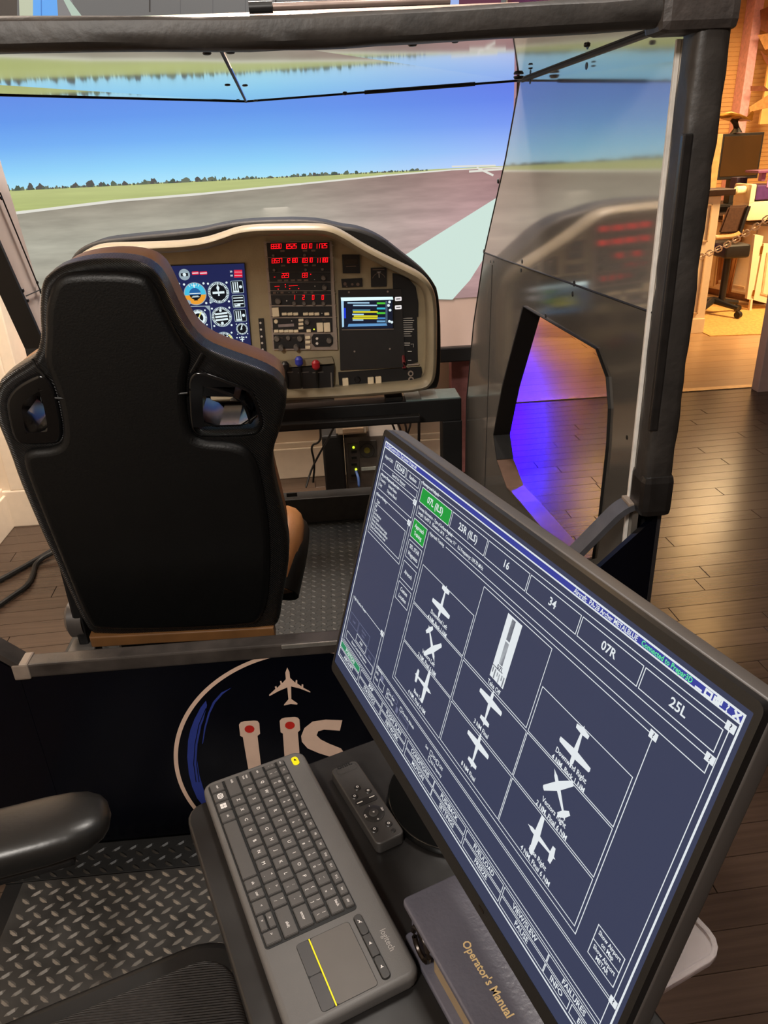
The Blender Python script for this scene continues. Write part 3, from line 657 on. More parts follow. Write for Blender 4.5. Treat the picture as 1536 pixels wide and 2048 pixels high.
def gauge(px, py, r, kind, name='gauge'):
    c = G(px, py); r = r * sc_; f = Flat(FZ); P = lambda a, q: (c[0] + math.cos(a) * q * r, c[1] + math.sin(a) * q * r)
    f.disc(c, r, gr_, .0004, 32); f.disc(c, r * .93, gb if kind != 'att' else gc, .0006, 32)
    for a in (45, 135, 225, 315): f.disc(P(math.radians(a), 1.22), r * .1, gw, .0004, 10)
    if kind == 'att':
        f.poly([P(math.radians(a), .93) for a in range(186, 356, 8)], go, .0008); f.disc(c, r * .52, gdb, .001, 24)
        f.poly([P(math.radians(a), .52) for a in range(190, 352, 10)], gb, .0012)
        f.poly([P(math.radians(180), .5), P(math.radians(0), .5), P(math.radians(8), .5), P(math.radians(172), .5)], gw, .0014)
        for d in (.18, .3): f.line(P(math.radians(270 - 50), d + .12), P(math.radians(270 + 50), d + .12), r * .05, gw, .0015)
        for a in (60, 75, 90, 105, 120): f.line(P(math.radians(a), .75), P(math.radians(a), .92), r * .05, gw, .0015)
        f.poly([P(math.radians(90), .5), P(math.radians(80), .8), P(math.radians(100), .8)], gw, .0016)
        f.poly([P(math.radians(270), .35), P(math.radians(250), .62), P(math.radians(290), .62)], gb, .0017); f.disc(P(math.radians(225), 1.0), r * .22, gr_, .0016, 14)
    else:
        for k in range(36): f.line(P(k * math.pi / 18, .78), P(k * math.pi / 18, .9), r * (.07 if k % 3 else .1), gw, .0008)
        if kind in ('alt', 'spd', 'vsi'):
            for k in range(10):
                a = math.pi / 2 - k * math.pi / 5; f.disc(P(a, .6), r * .1, gw, .0009, 8)
        if kind == 'head':
            f.poly([P(math.pi / 2, .75), P(1.9, .45), P(1.75, .1), P(1.9, -.3), P(1.3, -.3), P(1.4, .1), P(1.24, .45)], gw, .001); f.line(P(math.pi, .45), P(0, .45), r * .2, gw, .001); f.disc(P(math.pi * 1.24, 1.0), r * .22, gr_, .0012, 14)
        if kind == 'vor':
            f.ring(c, r * .55, r * .8, gw, .001, 24); f.line(P(math.radians(60), .7), P(math.radians(240), .7), r * .12, gy, .0013); f.line(P(math.radians(150), .2), P(math.radians(310), .55), r * .1, gw, .0012); f.disc(c, r * .12, gw, .0014, 10)
        if kind == 'turn':
            for q, w_ in ((.3, .7), (0, -.6), (-.3, .7)): f.line((c[0] - .55 * r, c[1] + q * r), (c[0] + .5 * r, c[1] + (q + .06) * r), r * .18, gw, .001)
            f.disc(P(math.radians(95), .62), r * .13, gw, .001, 8); f.disc(P(math.radians(268), .62), r * .15, gw, .001, 8)
        if kind == 'rpm':
            f.ring(c, r * .76, r * .9, ggn, .001, 8, math.radians(20), math.radians(60)); f.ring(c, r * .76, r * .9, gy, .001, 4, math.radians(95), math.radians(120)); f.line(P(math.pi, .1), P(math.pi * .2, .6), r * .12, gw, .0012); f.disc(P(.9, .55), r * .16, ggn, .0013, 8)
        if kind == 'spd': f.ring(c, r * .78, r * .92, gy, .001, 6, math.radians(0), math.radians(50)); f.line(P(math.pi, .65), P(0, .1), r * .16, gw, .0012); f.poly([P(math.radians(a), q) for a, q in ((255, .35), (285, .35), (280, .8), (260, .8))], gw, .0011)
        if kind == 'asi': f.line(P(math.radians(200), .2), P(math.radians(80), .7), r * .16, gw, .0012)
        f.disc(c, r * .08, gw, .0016, 8)
    return f.done(name, disp)
for a in ((391, 587, 22.5, 'att'), (437.5, 584.5, 21.5, 'head'), (343, 587, 21.5, 'spd'), (398, 635, 17, 'vor'), (444, 633, 20.5, 'turn'), (351, 637, 20, 'alt'), (403, 684, 21, 'rpm'), (449, 682, 20, 'spd'), (297, 590, 21, 'alt'), (258, 592, 20, 'asi'), (305, 640, 20, 'rpm')): gauge(*a)
f = Flat(FZ); q4 = [G(*cg(*p)) for p in [(500, 715), (835, 708), (868, 1040), (620, 1050)]]; f.path(q4, .003, gr_, .0004, closed=True)
f.poly([G(*cg(*p)) for p in [(505, 720), (560, 718), (510, 780)]], gr_, .0005); f.poly([G(*cg(*p)) for p in [(770, 712), (835, 712), (840, 780)]], gr_, .0005); f.done('gauge_bezel', disp, kind='stuff')
for x, y, ty in ((1220, 442, 0), (1238, 642, 1), (1262, 840, 0)):
    f = Flat(FZ); c = G(*cg(x, y)); h = 12.5 * sc_
    f.poly([(c[0] + a, c[1] + b) for a, b in rrect(-h, -h, h, h, h * .2)], gr_, .0004); f.poly([(c[0] + a, c[1] + b) for a, b in rrect(-h * .9, -h * .9, h * .9, h * .9, h * .15)], gb, .0006)
    for k in ((-.6, -.25, .1) if not ty else (-.4, .1, .55)):
        if ty: f.line((c[0] - h * .7, c[1] + k * h), (c[0] + h * .7, c[1] + k * h), h * .16, gw, .0008)
        else: f.line((c[0] + k * h, c[1] - h * .7), (c[0] + k * h, c[1] + h * .7), h * .16, gw, .0008)
    f.line((c[0] - h * .6, c[1] - .7 * h), (c[0] + .1 * h, c[1] - .7 * h), h * .25, gw, .0009); f.disc((c[0] + (.55 * h if not ty else 0), c[1] - (0 if not ty else .55 * h)), h * .25, gw, .001, 10); f.done('trim_indicator', disp, kind='stuff')
gauge(484.4, 657, 12, 'asi', 'flap_gauge')
f = Flat(FZ)
for x0, x1 in ((592, 682), (700, 800)): a, b = G(*cg(x0, 275)), G(*cg(x1, 222)); f.poly([(u, v) for u, v in rrect(a[0], a[1], b[0], b[1], .003)], grd, .0005); f.line((a[0] + .003, (a[1] + b[1]) / 2), (b[0] - .003, (a[1] + b[1]) / 2), .003, gw, .0007)
f.poly([G(*cg(*p)) for p in [(1175, 205), (1288, 203), (1295, 308), (1178, 312)]], grd, .0005)
f.text([('30', *G(*cg(1135, 230)), .0085, 'CENTER'), ('08', *G(*cg(1142, 285)), .0085, 'CENTER')], gw, .0006, .02)
for y in (235, 280): f.line(G(*cg(1185, y)), G(*cg(1285, y)), .0012, gw, .0007)
for y in (1165, 1290):
    c = G(*cg(1290 + (y - 1165) * .1, y)); f.line((c[0], c[1] + .008), (c[0], c[1] - .008), .004, gw, .0005); f.line((c[0] - .006, c[1] - .002), (c[0] + .006, c[1] - .002), .003, gw, .0005)
    for dx in (-.018, -.008, .006, .015): f.disc((c[0] + dx, c[1] + .005), .0028, gw, .0005, 8)
f.done('annunciators', disp, kind='stuff')
f = Flat(FZ); c = G(369.5, 548.7); f.disc(c, 11 * sc_, gr_, .0004, 24); f.poly([(c[0] + a * sc_, c[1] + b * sc_) for a, b in ((-7, 3), (7, 3), (7, -3), (-7, -3))], gb, .0006); f.disc(c, 3.5 * sc_, gw, .0008, 10); c = G(336, 548); f.disc(c, 8 * sc_, gr_, .0004, 16, 4 * sc_); f.done('clock', disp, kind='stuff')
# strip of LEDs between display and radios
led = slab('indicator_strip', [cq(128, 1415), cq(208, 1412), cq(262, 2045), cq(178, 2045)], .002, .006, cdark, con)
f = Flat(FZ)
for i, (x, y) in enumerate(((160, 1480), (168, 1580), (178, 1685), (186, 1785), (194, 1880))): f.disc(G(*cq(x, y)), .004, dotw if i else dotw, .0005, 10)
f.disc(G(*cq(232, 1980)), .006, E_('led_yellow', (222, 250, 60), 1.4), .0006, 12); f.done('indicator_lights', led, kind='stuff')
# radio stack
stack = slab('radio_stack', [cq(210, 245), cq(1240, 240), cq(1330, 1880), cq(355, 1885)], .002, .014, silver, con)
rows = [((255, 262, 1205, 250), (272, 480, 1212, 480)), ((275, 492, 1212, 492), (288, 705, 1220, 700)), ((290, 712, 1220, 708), (302, 850, 1222, 848)), ((303, 862, 1222, 858), (312, 978, 1226, 975)), ((313, 992, 1226, 990), (318, 1042, 1228, 1040)), ((320, 1052, 1228, 1050), (332, 1200, 1236, 1195)), ((334, 1225, 1238, 1222), (342, 1378, 1245, 1375)), ((345, 1402, 1246, 1398), (356, 1615, 1252, 1608)), ((360, 1650, 826, 1645), (372, 1860, 836, 1855))]
units = []
for a, b in rows:
    units.append(slab('radio_unit', [cq(a[0], a[1]), cq(a[2], a[3]), cq(b[2], b[3]), cq(b[0], b[1])], .013, .018, cdark, stack))
units.append(slab('radio_unit', [cq(*p) for p in [(965, 1640), (1215, 1635), (1258, 1690), (1258, 1780), (1215, 1825), (985, 1830), (940, 1780), (935, 1690)]], .013, .019, cdark, stack))
FS = FF @ Matrix.Translation((0, 0, .0186))
def digits(u, items):
    f = Flat(FS)
    for s, x, y, h in items: p = G(*cq(x, y)); seven(f, s, p[0], p[1], h, glow_red, .0004)
    f.done('red_digits', u, kind='stuff')
dh = 62 / 7.585 * sc_
digits(units[0], [('13330', 300, 352, dh), ('12525', 530, 350, dh), ('10310', 762, 348, dh), ('11725', 990, 345, dh)])
digits(units[1], [('13537', 312, 568, dh), ('12180', 545, 565, dh), ('10310', 772, 562, dh), ('11180', 1002, 560, dh)])
digits(units[2], [('-', 368, 800, dh * .7), ('223', 488, 788, dh), ('133', 770, 785, dh)])
digits(units[3], [('---', 380, 940, dh * .7), ('-----', 595, 935, dh * .75)])
digits(units[5], [('1', 655, 1115, dh), ('2', 800, 1115, dh), ('0', 945, 1115, dh), ('0', 1090, 1115, dh)])
f = Flat(FS)
for x, y in ((540, 890), (542, 925), (432, 960), (605, 952), (740, 950), (922, 735)): f.disc(G(*cq(x, y)), .0018, glow_red, .0005, 6)
f.done('red_dots', units[3], kind='stuff')
f = Flat(FS)
for x, y, w_ in ((495, 385, 30), (835, 380, 32), (962, 380, 30), (505, 605, 32), (850, 600, 32), (970, 600, 28), (455, 828, 32), (552, 828, 30), (652, 825, 30), (752, 822, 30), (852, 825, 32), (375, 1015, 20), (490, 1012, 22), (660, 1010, 20), (840, 1012, 22), (940, 1010, 18)):
    a, b = G(*cq(x - w_, y + 16)), G(*cq(x + w_, y - 16)); f.poly([(a[0], a[1]), (b[0], a[1]), (b[0], b[1]), (a[0], b[1])], dimlab, .0004)
for x, y, r in ((980, 815, .0016), (985, 915, .002), (560, 1135, .0024), (1090, 1325, .002), (635, 1438, .002), (425, 1015, .0012), (595, 1010, .0012), (710, 1005, .0012)): f.disc(G(*cq(x, y)), r, dotw, .0004, 8)
f.text([('PFD', *G(*cq(480, 1695)), .006, 'CENTER'), ('TEST', *G(*cq(670, 1695)), .006, 'CENTER'), ('MKR', *G(*cq(1120, 1425)), .006, 'CENTER')], dimlab, .0004)
a, b = G(*cq(435, 1535)), G(*cq(668, 1478)); f.poly([(a[0], a[1]), (b[0], a[1]), (b[0], b[1]), (a[0], b[1])], mat('lcd_grey', (140, 128, 126), .4), .0006)
f.disc(G(*cq(972, 1565)), .0028, E_('led_yellow', (222, 250, 60), 1.4), .0006, 10)
f.done('unit_labels', stack, kind='stuff')
def key(u, x, y, w, h, m=ivory, d=.008, name='key'):
    a, b = G(*cq(x - w / 2, y + h / 2)), G(*cq(x + w / 2, y - h / 2))
    return link(name, bx((a[0], YF - .018 - d, a[1]), (b[0], YF - .016, b[1]), .002), m, u)
def knob(u, x, y, r, d=.016, m=knob_m, cc=cq, name='knob', z=.017):
    p = G(*cc(x, y)); bm = bmesh.new(); tube(bm, [(p[0], YF - z, p[1]), (p[0], YF - z - d * .7, p[1]), (p[0], YF - z - d, p[1])], [r, r * .92, r * .7], 16); return link(name, bm, m, u, smooth=True)
for x, y, u in ((358, 452, 0), (830, 448, 0), (372, 670, 1), (845, 666, 1), (1100, 660, 1)): knob(units[u], x, y, .0055, .008)
knob(units[2], 1115, 790, .009); knob(units[3], 1130, 935, .0095); knob(units[5], 432, 1140, .0115)
for x in (675, 822, 970, 1115): knob(units[5], x, 1175, .0078, .01)
key(units[6], 395, 1300, 88, 140, d=.012, name='rocker_switch')
for x in (525, 610, 697, 845, 930, 1015, 1165): key(units[6], x, 1332, 72, 46)
for x in (405, 480, 555, 628, 702): key(units[7], x, 1590, 66, 44)
for y in (1425, 1482, 1542): key(units[7], 775, y, 72, 44)
key(units[7], 892, 1585, 62, 46)
for x in (1062, 1168): key(units[7], x, 1530, 86, 140, d=.012, name='rocker_switch')
knob(units[7], 868, 1455, .0095); knob(units[7], 400, 1450, .0078, .006, ivory)
for x, y in ((415, 1705), (760, 1705)): knob(units[8], x, y, .0108)
knob(units[8], 585, 1695, .0085)
for x, y in ((480, 1835), (705, 1830)): knob(units[8], x, y, .0105, .03)
for y in (1685, 1755, 1835): key(stack, 880, y, 74, 48)
knob(units[9], 1200, 1735, .0105); knob(units[9], 1018, 1705, .0055, .006, dotw); knob(units[9], 1018, 1780, .0055, .006, dotw)
for i in range(9):
    for x in (240 + i * 14, 1252 + i * 8): knob(stack, x, 300 + i * 180, .0028, .003, silver, name='screw', z=.013)
# throttle quadrant
quad = slab('throttle_quadrant', [(553, 735), (668, 727), (666, 792), (556, 798)], .002, .03, cdark, con)
FQ = FF @ Matrix.Translation((0, 0, .031))
link('quadrant_lip', bx((G(545, 800)[0], YF - .05, G(600, 798)[1]), (G(668, 790)[0], YF, G(600, 787)[1]), .003), mat('quadrant_grey', (92, 86, 80), .4, metal=.3), quad)
slab('quadrant_cap', [(540, 722), (664, 712), (668, 724), (545, 735)], .0, .02, rim_m, con)
f = Flat(FQ)
for x in (574, 603, 634, 662): f.line(G(x, 742), G(x + 2, 786), .005, mat('slot_grey', (110, 104, 98), .4), .0003)
for x in (574, 605, 634): f.line(G(x - 8, 741), G(x + 12, 739.5), .003, mat('slot_grey', (110, 104, 98), .4), .0004)
f.done('slot_marks', quad, kind='stuff')
for x, y, c, n_ in ((599, 714, (42, 52, 150), 'blue'), (632, 721, (152, 24, 34), 'red'), (572, 724, (24, 22, 22), 'black')):
    p = G(x, y); q = G(x + 4, 770)
    bm = bmesh.new(); tube(bm, [(q[0], YF - .03, q[1]), (p[0], YF - .062, p[1] - .02), (p[0], YF - .066, p[1])], .0045, 8); lv = link('lever', bm, black_met, quad, smooth=True)
    bm = bmesh.new(); tube(bm, [(p[0], YF - .066, p[1] - .016), (p[0], YF - .066, p[1] - .008), (p[0], YF - .067, p[1] + .01), (p[0], YF - .067, p[1] + .018)], [.008, .0145, .0145, .008], 12); link('lever_knob', bm, mat(n_ + '_lever', c, .4), lv, smooth=True)
# right part of the console
sub = slab('navigator_panel', [cz(95, 760), cz(830, 742), cz(880, 1655), cz(120, 1690)], .002, .012, mat('navigator_black', (30, 28, 27), .5), con)
slab('side_recess', [cz(730, 560), cz(900, 600), cz(1000, 720), cz(1030, 900), cz(1030, 1070), cz(840, 1090), cz(820, 745), cz(735, 740)], .001, .006, rub, con)
slab('switch_panel', [cz(835, 1080), cz(1015, 1070), cz(1025, 1600), cz(880, 1640)], .001, .005, cdark, con)
link('panel_lip', bx((G(*cz(900, 1640))[0], YF - .012, G(*cz(900, 1640))[1]), (G(*cz(1040, 1640))[0], YF - .002, G(*cz(1040, 1615))[1]), .002), silver, con)
nav = slab('navigator_screen', [cz(125, 835), cz(735, 826), cz(738, 1210), cz(140, 1218)], .012, .018, black_pl, sub)
f = Flat(FF @ Matrix.Translation((0, 0, .0184))); n2 = lambda *p: [G(*cz(*q)) for q in p]
f.poly(n2((160, 870), (725, 862), (730, 1195), (165, 1200)), E_('nav_dark', (20, 26, 44)), 0)
f.poly(n2((125, 838), (728, 830), (735, 862), (130, 880)), E_('nav_white', (214, 240, 244), 1.2), .0003); f.poly(n2((128, 870), (158, 870), (162, 1180), (140, 1185)), E_('nav_pale', (170, 210, 236)), .0003)
f.poly(n2((160, 960), (182, 960), (185, 1080), (164, 1080)), E_('nav_blue', (30, 60, 220)), .0004)
f.poly(n2((215, 1145), (655, 1138), (665, 1165), (205, 1178)), E_('nav_sky', (96, 150, 200)), .0003)
for y, x0, x1, c in ((900, 210, 450, 'nav_pale'), (930, 275, 540, 'nav_pale'), (985, 270, 460, 'nav_teal'), (1035, 265, 385, 'nav_pale'), (1100, 270, 380, 'nav_pale')):
    f.line(G(*cz(x0, y)), G(*cz(x1, y)), .0045, E_(c, (160, 200, 220) if c == 'nav_pale' else (90, 150, 170)), .0005)
for y, x0, x1 in ((1005, 275, 545), (1055, 285, 545), (1080, 270, 545)): f.line(G(*cz(x0, y)), G(*cz(x1, y)), .0055, E_('nav_yellow', (226, 214, 40)), .0005)
for y, c in ((905, (80, 200, 60)), (965, (60, 180, 200)), (1020, (80, 200, 60)), (1080, (70, 130, 190)), (1115, (110, 160, 200))): f.line(G(*cz(555, y)), G(*cz(632, y)), .0065, E_('nav_c%d' % y, c), .0005)
f.poly(n2((645, 880), (668, 880), (668, 1135), (645, 1140)), E_('nav_slate', (70, 90, 110)), .0004)
for x, y in ((692, 890), (680, 930), (698, 985), (690, 1115), (718, 1125)): f.disc(G(*cz(x, y)), .005, gw, .0005, 8)
f.line(G(*cz(140, 1214)), G(*cz(738, 1205)), .002, silver, .0006)
f.done('navigator_picture', nav)
f = Flat(FF @ Matrix.Translation((0, 0, .0125)))
for x, y in ((795, 858), (795, 955)): a = G(*cz(x, y)); f.poly([(a[0] + u, a[1] + v) for u, v in rrect(-.012, -.007, .012, .007, .003)], E_('lit_key', (236, 230, 230)), .0004); f.line((a[0] - .006, a[1]), (a[0] + .006, a[1]), .003, black_pl, .0006)
for x, y in ((220, 780), (672, 772), (285, 1470), (697, 1440)): f.disc(G(*cz(x, y)), .0035, silver, .0004, 10)
f.done('navigator_marks', sub, kind='stuff')
f = Flat(FF @ Matrix.Translation((0, 0, .0055)))
for k in range(9): f.line(G(*cz(848, 1088 + k * 26)), G(*cz(905 + 75 * R.random() ** .5, 1086 + k * 26)), .0022, dotw, .0003)
for x0, x1, y in ((848, 930, 1378), (848, 925, 1402), (912, 950, 1475), (915, 945, 1580), (850, 870, 920), (850, 905, 960)): f.line(G(*cz(x0, y)), G(*cz(x1, y)), .003, dotw, .0003)
f.path([G(*cz(945, 1390)), G(*cz(975, 1388)), G(*cz(975, 1425))], .0012, dotw, .0003)
f.done('switch_lettering', con, kind='stuff')
sw = G(*cz(855, 1560)); bm = bmesh.new(); tube(bm, [(sw[0], YF, sw[1] + .02), (sw[0], YF - .03, sw[1] - .01), (sw[0], YF - .034, sw[1] - .028)], [.005, .007, .009], 10); link('guard_switch', bm, mat('dark_red_lever', (96, 22, 28), .4), con, smooth=True)
for pts, nm in (([(140, 345), (345, 345), (350, 560), (150, 562)], 'hobbs_meter'), ([(475, 500), (660, 495), (660, 715), (480, 722)], 'ammeter'), ([(130, 630), (375, 620), (380, 718), (140, 728)], 'jack_panel')):
    u = slab(nm, [cz(*p) for p in pts], .001, .008, cdark, con)
    f = Flat(FF @ Matrix.Translation((0, 0, .0085)))
    if nm == 'hobbs_meter': f.poly([G(*cz(*p)) for p in [(160, 400), (325, 395), (325, 455), (165, 460)]], mat('meter_glass', (58, 50, 42), .2), .0003); f.line(G(*cz(190, 482)), G(*cz(300, 478)), .003, dimlab, .0003)
    elif nm == 'ammeter': f.line(G(*cz(500, 520)), G(*cz(630, 516)), .0028, dimlab, .0003); f.line(G(*cz(570, 545)), G(*cz(574, 610)), .002, dotw, .0003); f.ring(G(*cz(570, 640)), .022, .024, dimlab, .0003, 16, .3, 2.84); f.line(G(*cz(550, 548)), G(*cz(590, 546)), .002, dotw, .0004)
    else:
        for x, y, r in ((175, 685, .006), (260, 690, .0045), (325, 690, .006), (195, 715, .003)): f.disc(G(*cz(x, y)), r, dimlab, .0003, 10)
    f.done('meter_print', u, kind='stuff')
# lower right panel with three rockers and two jacks
lo = slab('lower_switch_panel', [cz(95, 1720), cz(1065, 1655), cz(1075, 1720), cz(1050, 1810), cz(1000, 1850), cz(110, 1905)], .002, .008, cdark, con)
for x, y in ((180, 1825), (475, 1815), (565, 1808)):
    a, b = G(*cz(x - 32, y + 50)), G(*cz(x + 32, y - 48)); link('rocker_switch', bx((a[0], YF - .02, a[1]), (b[0], YF - .007, b[1]), .003), ivory, lo)
for x, y in ((940, 1728), (945, 1798)):
    p = G(*cz(x, y)); bm = bmesh.new(); tube(bm, [(p[0], YF - .007, p[1]), (p[0], YF - .014, p[1])], .0105, 14); j_ = link('jack_socket', bm, silver, lo, smooth=True)
    bm = bmesh.new(); tube(bm, [(p[0], YF - .0135, p[1]), (p[0], YF - .0146, p[1])], .006, 12); link('jack_hole', bm, rub, j_)
knob(lo, 320, 1800, .012, .012, black_pl, cz, z=.007)
lo2 = slab('lower_left_panel', [(405, 768), (462, 765), (466, 792), (408, 796)], .002, .008, cdark, con)
for x in (416, 432, 448):
    a, b = G(x - 5.5, 788), G(x + 5.5, 772); link('rocker_switch', bx((a[0], YF - .02, a[1]), (b[0], YF - .007, b[1]), .003), ivory, lo2)
# control yoke shaft seen through the seat opening
bm = bmesh.new(); p = G(470, 790); tube(bm, [(p[0], YF, p[1]), (p[0] + .01, YF - .25, p[1] - .01)], .016, 12); yk = link('yoke_shaft', bm, black_met, con, smooth=True)
bm = bmesh.new(); tube(bm, smooth_line([(p[0] - .14, YF - .27, p[1] + .09), (p[0] - .13, YF - .26, p[1] - .02), (p[0] - .05, YF - .25, p[1] - .03), (p[0] + .07, YF - .25, p[1] - .03), (p[0] + .15, YF - .26, p[1] - .02), (p[0] + .16, YF - .27, p[1] + .09)], 2), .014, 10); link('yoke_grip', bm, black_pl, yk, smooth=True)
# ------------------------------------------------------------------ computer and loose things behind the stand
pc = thing('computer', 'grey computer tower showing its back ports and fan below the console', 'computer', (.12, 3.3, 0))
YP = 3.2
def PX(px, py): v = aty(px, py, YP); return (v.x, v.z)
gm = mat('pc_grey', (120, 112, 104), .5, metal=.2, var=.1); dk = mat('pc_dark', (26, 25, 24), .5)
lo_, hi_ = PX(695, 975), PX(800, 868)
link('case', bx((lo_[0], YP, .0), (hi_[0], YP + .2, hi_[1]), .004), gm, pc)
link('side_panel', bx((lo_[0] - .10, YP - .02, .0), (lo_[0] - .004, YP + .2, hi_[1] + .02), .01), dk, pc)
a, b = PX(720, 916), PX(752, 880); fan = link('power_supply', bx((a[0], YP - .004, a[1]), (b[0], YP, b[1]), .001), mat('pc_mesh', (74, 70, 64), .5), pc)
c = PX(734, 900); bm = bmesh.new(); tube(bm, [(c[0], YP - .0042, c[1]), (c[0], YP - .0062, c[1])], .014, 18); link('fan_sticker', bm, mat('olive_sticker', (140, 132, 48), .6), fan)
bm = bmesh.new(); tube(bm, [(c[0] + .033 * math.cos(t), YP - .006, c[1] + .033 * math.sin(t)) for t in [k * math.pi / 10 for k in range(20)]], .0015, 6, closed=True); link('fan_ring', bm, dk, fan)
a, b = PX(700, 965), PX(716, 885); io = link('port_plate', bx((a[0], YP - .003, a[1]), (b[0], YP, b[1]), .001), mat('pc_ports', (84, 78, 74), .5), pc)
for px, py, cc_, n_ in ((707, 894, (210, 240, 50), 'green'), (712, 938, (230, 220, 60), 'yellow')):
    c = PX(px, py); bm = bmesh.new(); tube(bm, [(c[0], YP - .003, c[1]), (c[0], YP - .008, c[1])], .0055, 8); link('status_light', bm, E_('led_' + n_, cc_, 1.4), io)
for py in (903, 915, 928, 950): c = PX(708, py); link('port', bx((c[0] - .012, YP - .006, c[1] - .006), (c[0] + .012, YP - .002, c[1] + .006), .001), dk, io)
c = PX(738, 936); link('graphics_card', bx((c[0] - .035, YP - .004, c[1] - .01), (c[0] + .05, YP, c[1] + .006), .001), mat('pale_plate', (214, 226, 222), .4), pc)
bm = bmesh.new(); tube(bm, smooth_line([Vector((PX(712, 940)[0], YP - .01, PX(712, 940)[1])), Vector((PX(718, 955)[0], YP - .05, PX(718, 955)[1])), Vector((PX(712, 968)[0], YP - .06, .03)), Vector((PX(700, 975)[0], YP - .05, .008))], 2), .006, 8); link('network_cable', bm, mat('blue_cable', (70, 100, 160), .5), pc, smooth=True)
bx_ = thing('router_box', 'small off-white plastic box lying on top of the computer', 'box', (.06, 3.3, hi_[1]))
a, b = PX(672, 868), PX(735, 850)
bm = bmesh.new(); z0 = hi_[1] + .022; prism(bm, [(a[0], YP - .03, z0), (b[0], YP - .03, z0), (b[0], YP + .15, z0), (a[0], YP + .15, z0)], (0, 0, .045)); bmesh.ops.bevel(bm, geom=bm.edges[:], offset=.008, segments=2, affect='EDGES'); link('body', bm, mat('offwhite_plastic', (206, 188, 164), .5), bx_)
link('front_label', bx((a[0] + .03, YP - .032, z0 + .01), (b[0] - .02, YP - .0295, z0 + .03), .001), mat('label_tan', (168, 140, 112), .6), bx_)
def cable(name, pts, r, m, label, group=None):
    bm = bmesh.new(); tube(bm, smooth_line(pts, 3), r, 8); o = link(name, bm, m, None, smooth=True); return props(o, label, 'cable', group)
cb = mat('black_cable', (12, 12, 12), .5, var=0)
K = lambda px, py, y: aty(px, py, y)
cable('cable', [K(672, 846, 2.868), K(655, 880, 3.0), K(640, 905, 3.05), K(622, 940, 3.05), K(612, 975, 3.0)], .0045, cb, 'black cable hanging furthest left under the console beam')
cable('cable', [K(640, 850, 2.868), K(642, 885, 3.02), K(620, 890, 3.06), K(630, 925, 3.06), K(626, 965, 3.05)], .0045, cb, 'black cable looped beside the computer tower under the beam')
for i, (x0, x1) in enumerate(((778, 792), (790, 804), (806, 812), (822, 810))):
    cable('cable', [K(x0, 838, 2.868), K((x0 + x1) / 2 + 4, 855, 2.98 + .04 * i), K(x1, 880, 3.0 + .04 * i), K(x1 + 4, 930, 3.0 + .04 * i)], .0045, cb, ('leftmost', 'second from left', 'third from left', 'rightmost')[i] + ' of the thin black cables hanging above the monitor corner', 'black cables hanging behind the monitor corner')
cable('cable', [K(838, 838, 2.868), K(838, 870, 3.05), K(837, 930, 3.05)], .006, cb, 'thick black cable hanging straight beside the right console leg')
cable('floor_cable', [atz(-40, 1182, .012), atz(40, 1138, .012), atz(75, 1118, .012), atz(120, 1092, .012), atz(160, 1075, .012)], .011, cb, 'black cable on the floor left of the seat, nearer the wall')
cable('floor_cable', [atz(-40, 1238, .012), atz(20, 1195, .012), atz(55, 1172, .012), atz(66, 1150, .012), atz(70, 1125, .013), atz(110, 1102, .034), atz(170, 1085, .03)], .010, cb, 'black cable on the floor left of the seat, nearer the rail')
# ------------------------------------------------------------------ pilot seat
seat = thing('pilot_seat', 'black racing style pilot seat with tan edges facing the instrument console', 'seat', (-.38, 1.7, .094))
SA = Vector((-.38, 1.50, .62)); ST = Vector((0, -.1135, .9935)); SN = Vector((1, 0, 0)).cross(ST)
FSeat = frame(SA, (1, 0, 0), ST)
def N2(px, py): v = atpl(px, py, SA, SN) - SA; return (v.x, v.dot(ST))
back = [(88, 564), (97, 547), (126, 528), (168, 517), (210, 513), (252, 514), (290, 522), (315, 539), (332, 564), (349, 602), (365, 635), (386, 669), (412, 692), (454, 709), (504, 726), (542, 742), (565, 760), (574, 785), (571, 816), (559, 858), (547, 892), (545, 925), (551, 963), (565, 1018), (577, 1068), (579, 1106), (573, 1152), (565, 1194), (560, 1232), (548, 1247), (400, 1255), (195, 1262), (175, 1245), (143, 1177), (113, 1110), (92, 1068), (63, 1001), (42, 950), (25, 900), (8, 858), (-4, 829), (-8, 795), (0, 760), (25, 738), (59, 719), (78, 702), (87, 665), (84, 627), (85, 589)]
hr = [(384, 760), (388, 745), (400, 738), (425, 745), (492, 770), (503, 778), (512, 800), (523, 833), (519, 848), (506, 857), (410, 860), (396, 855), (388, 840)]
hl = [(30, 785), (48, 765), (82, 747), (92, 746), (106, 757), (117, 790), (128, 850), (122, 868), (112, 872), (54, 874), (43, 868), (36, 850), (27, 805)]
bk = smooth_loop([N2(*p) for p in back], 1); HR = smooth_loop([N2(*p) for p in hr], 1); HL = smooth_loop([N2(*p) for p in hl], 1)
carbon = wave_bump(mat('carbon_weave', (17, 16, 16), .33, var=.1), 120, .8, 'DIAGONAL', .003)
leather = mat('black_leather', (6, 6, 6), .45, var=.15, vs=20, bump=.25, bs=260, spec=.3)
tan_l = mat('tan_leather', (150, 102, 58), .45, var=.1, vs=20, bump=.2, bs=260)
shell = link('back_shell', plate_mesh([inset(bk, .014), inset(HR, -.010), inset(HL, -.010)], FSeat @ Matrix.Translation((0, 0, -.01)), .018, .014, 4), carbon, seat, smooth=True, auto=60)
link('front_cushion', plate_mesh([inset(bk, .020), inset(HR, -.011), inset(HL, -.011)], FSeat @ Matrix.Translation((0, 0, -.075)), .030, .014, 5), tan_l, seat, smooth=True, auto=60)
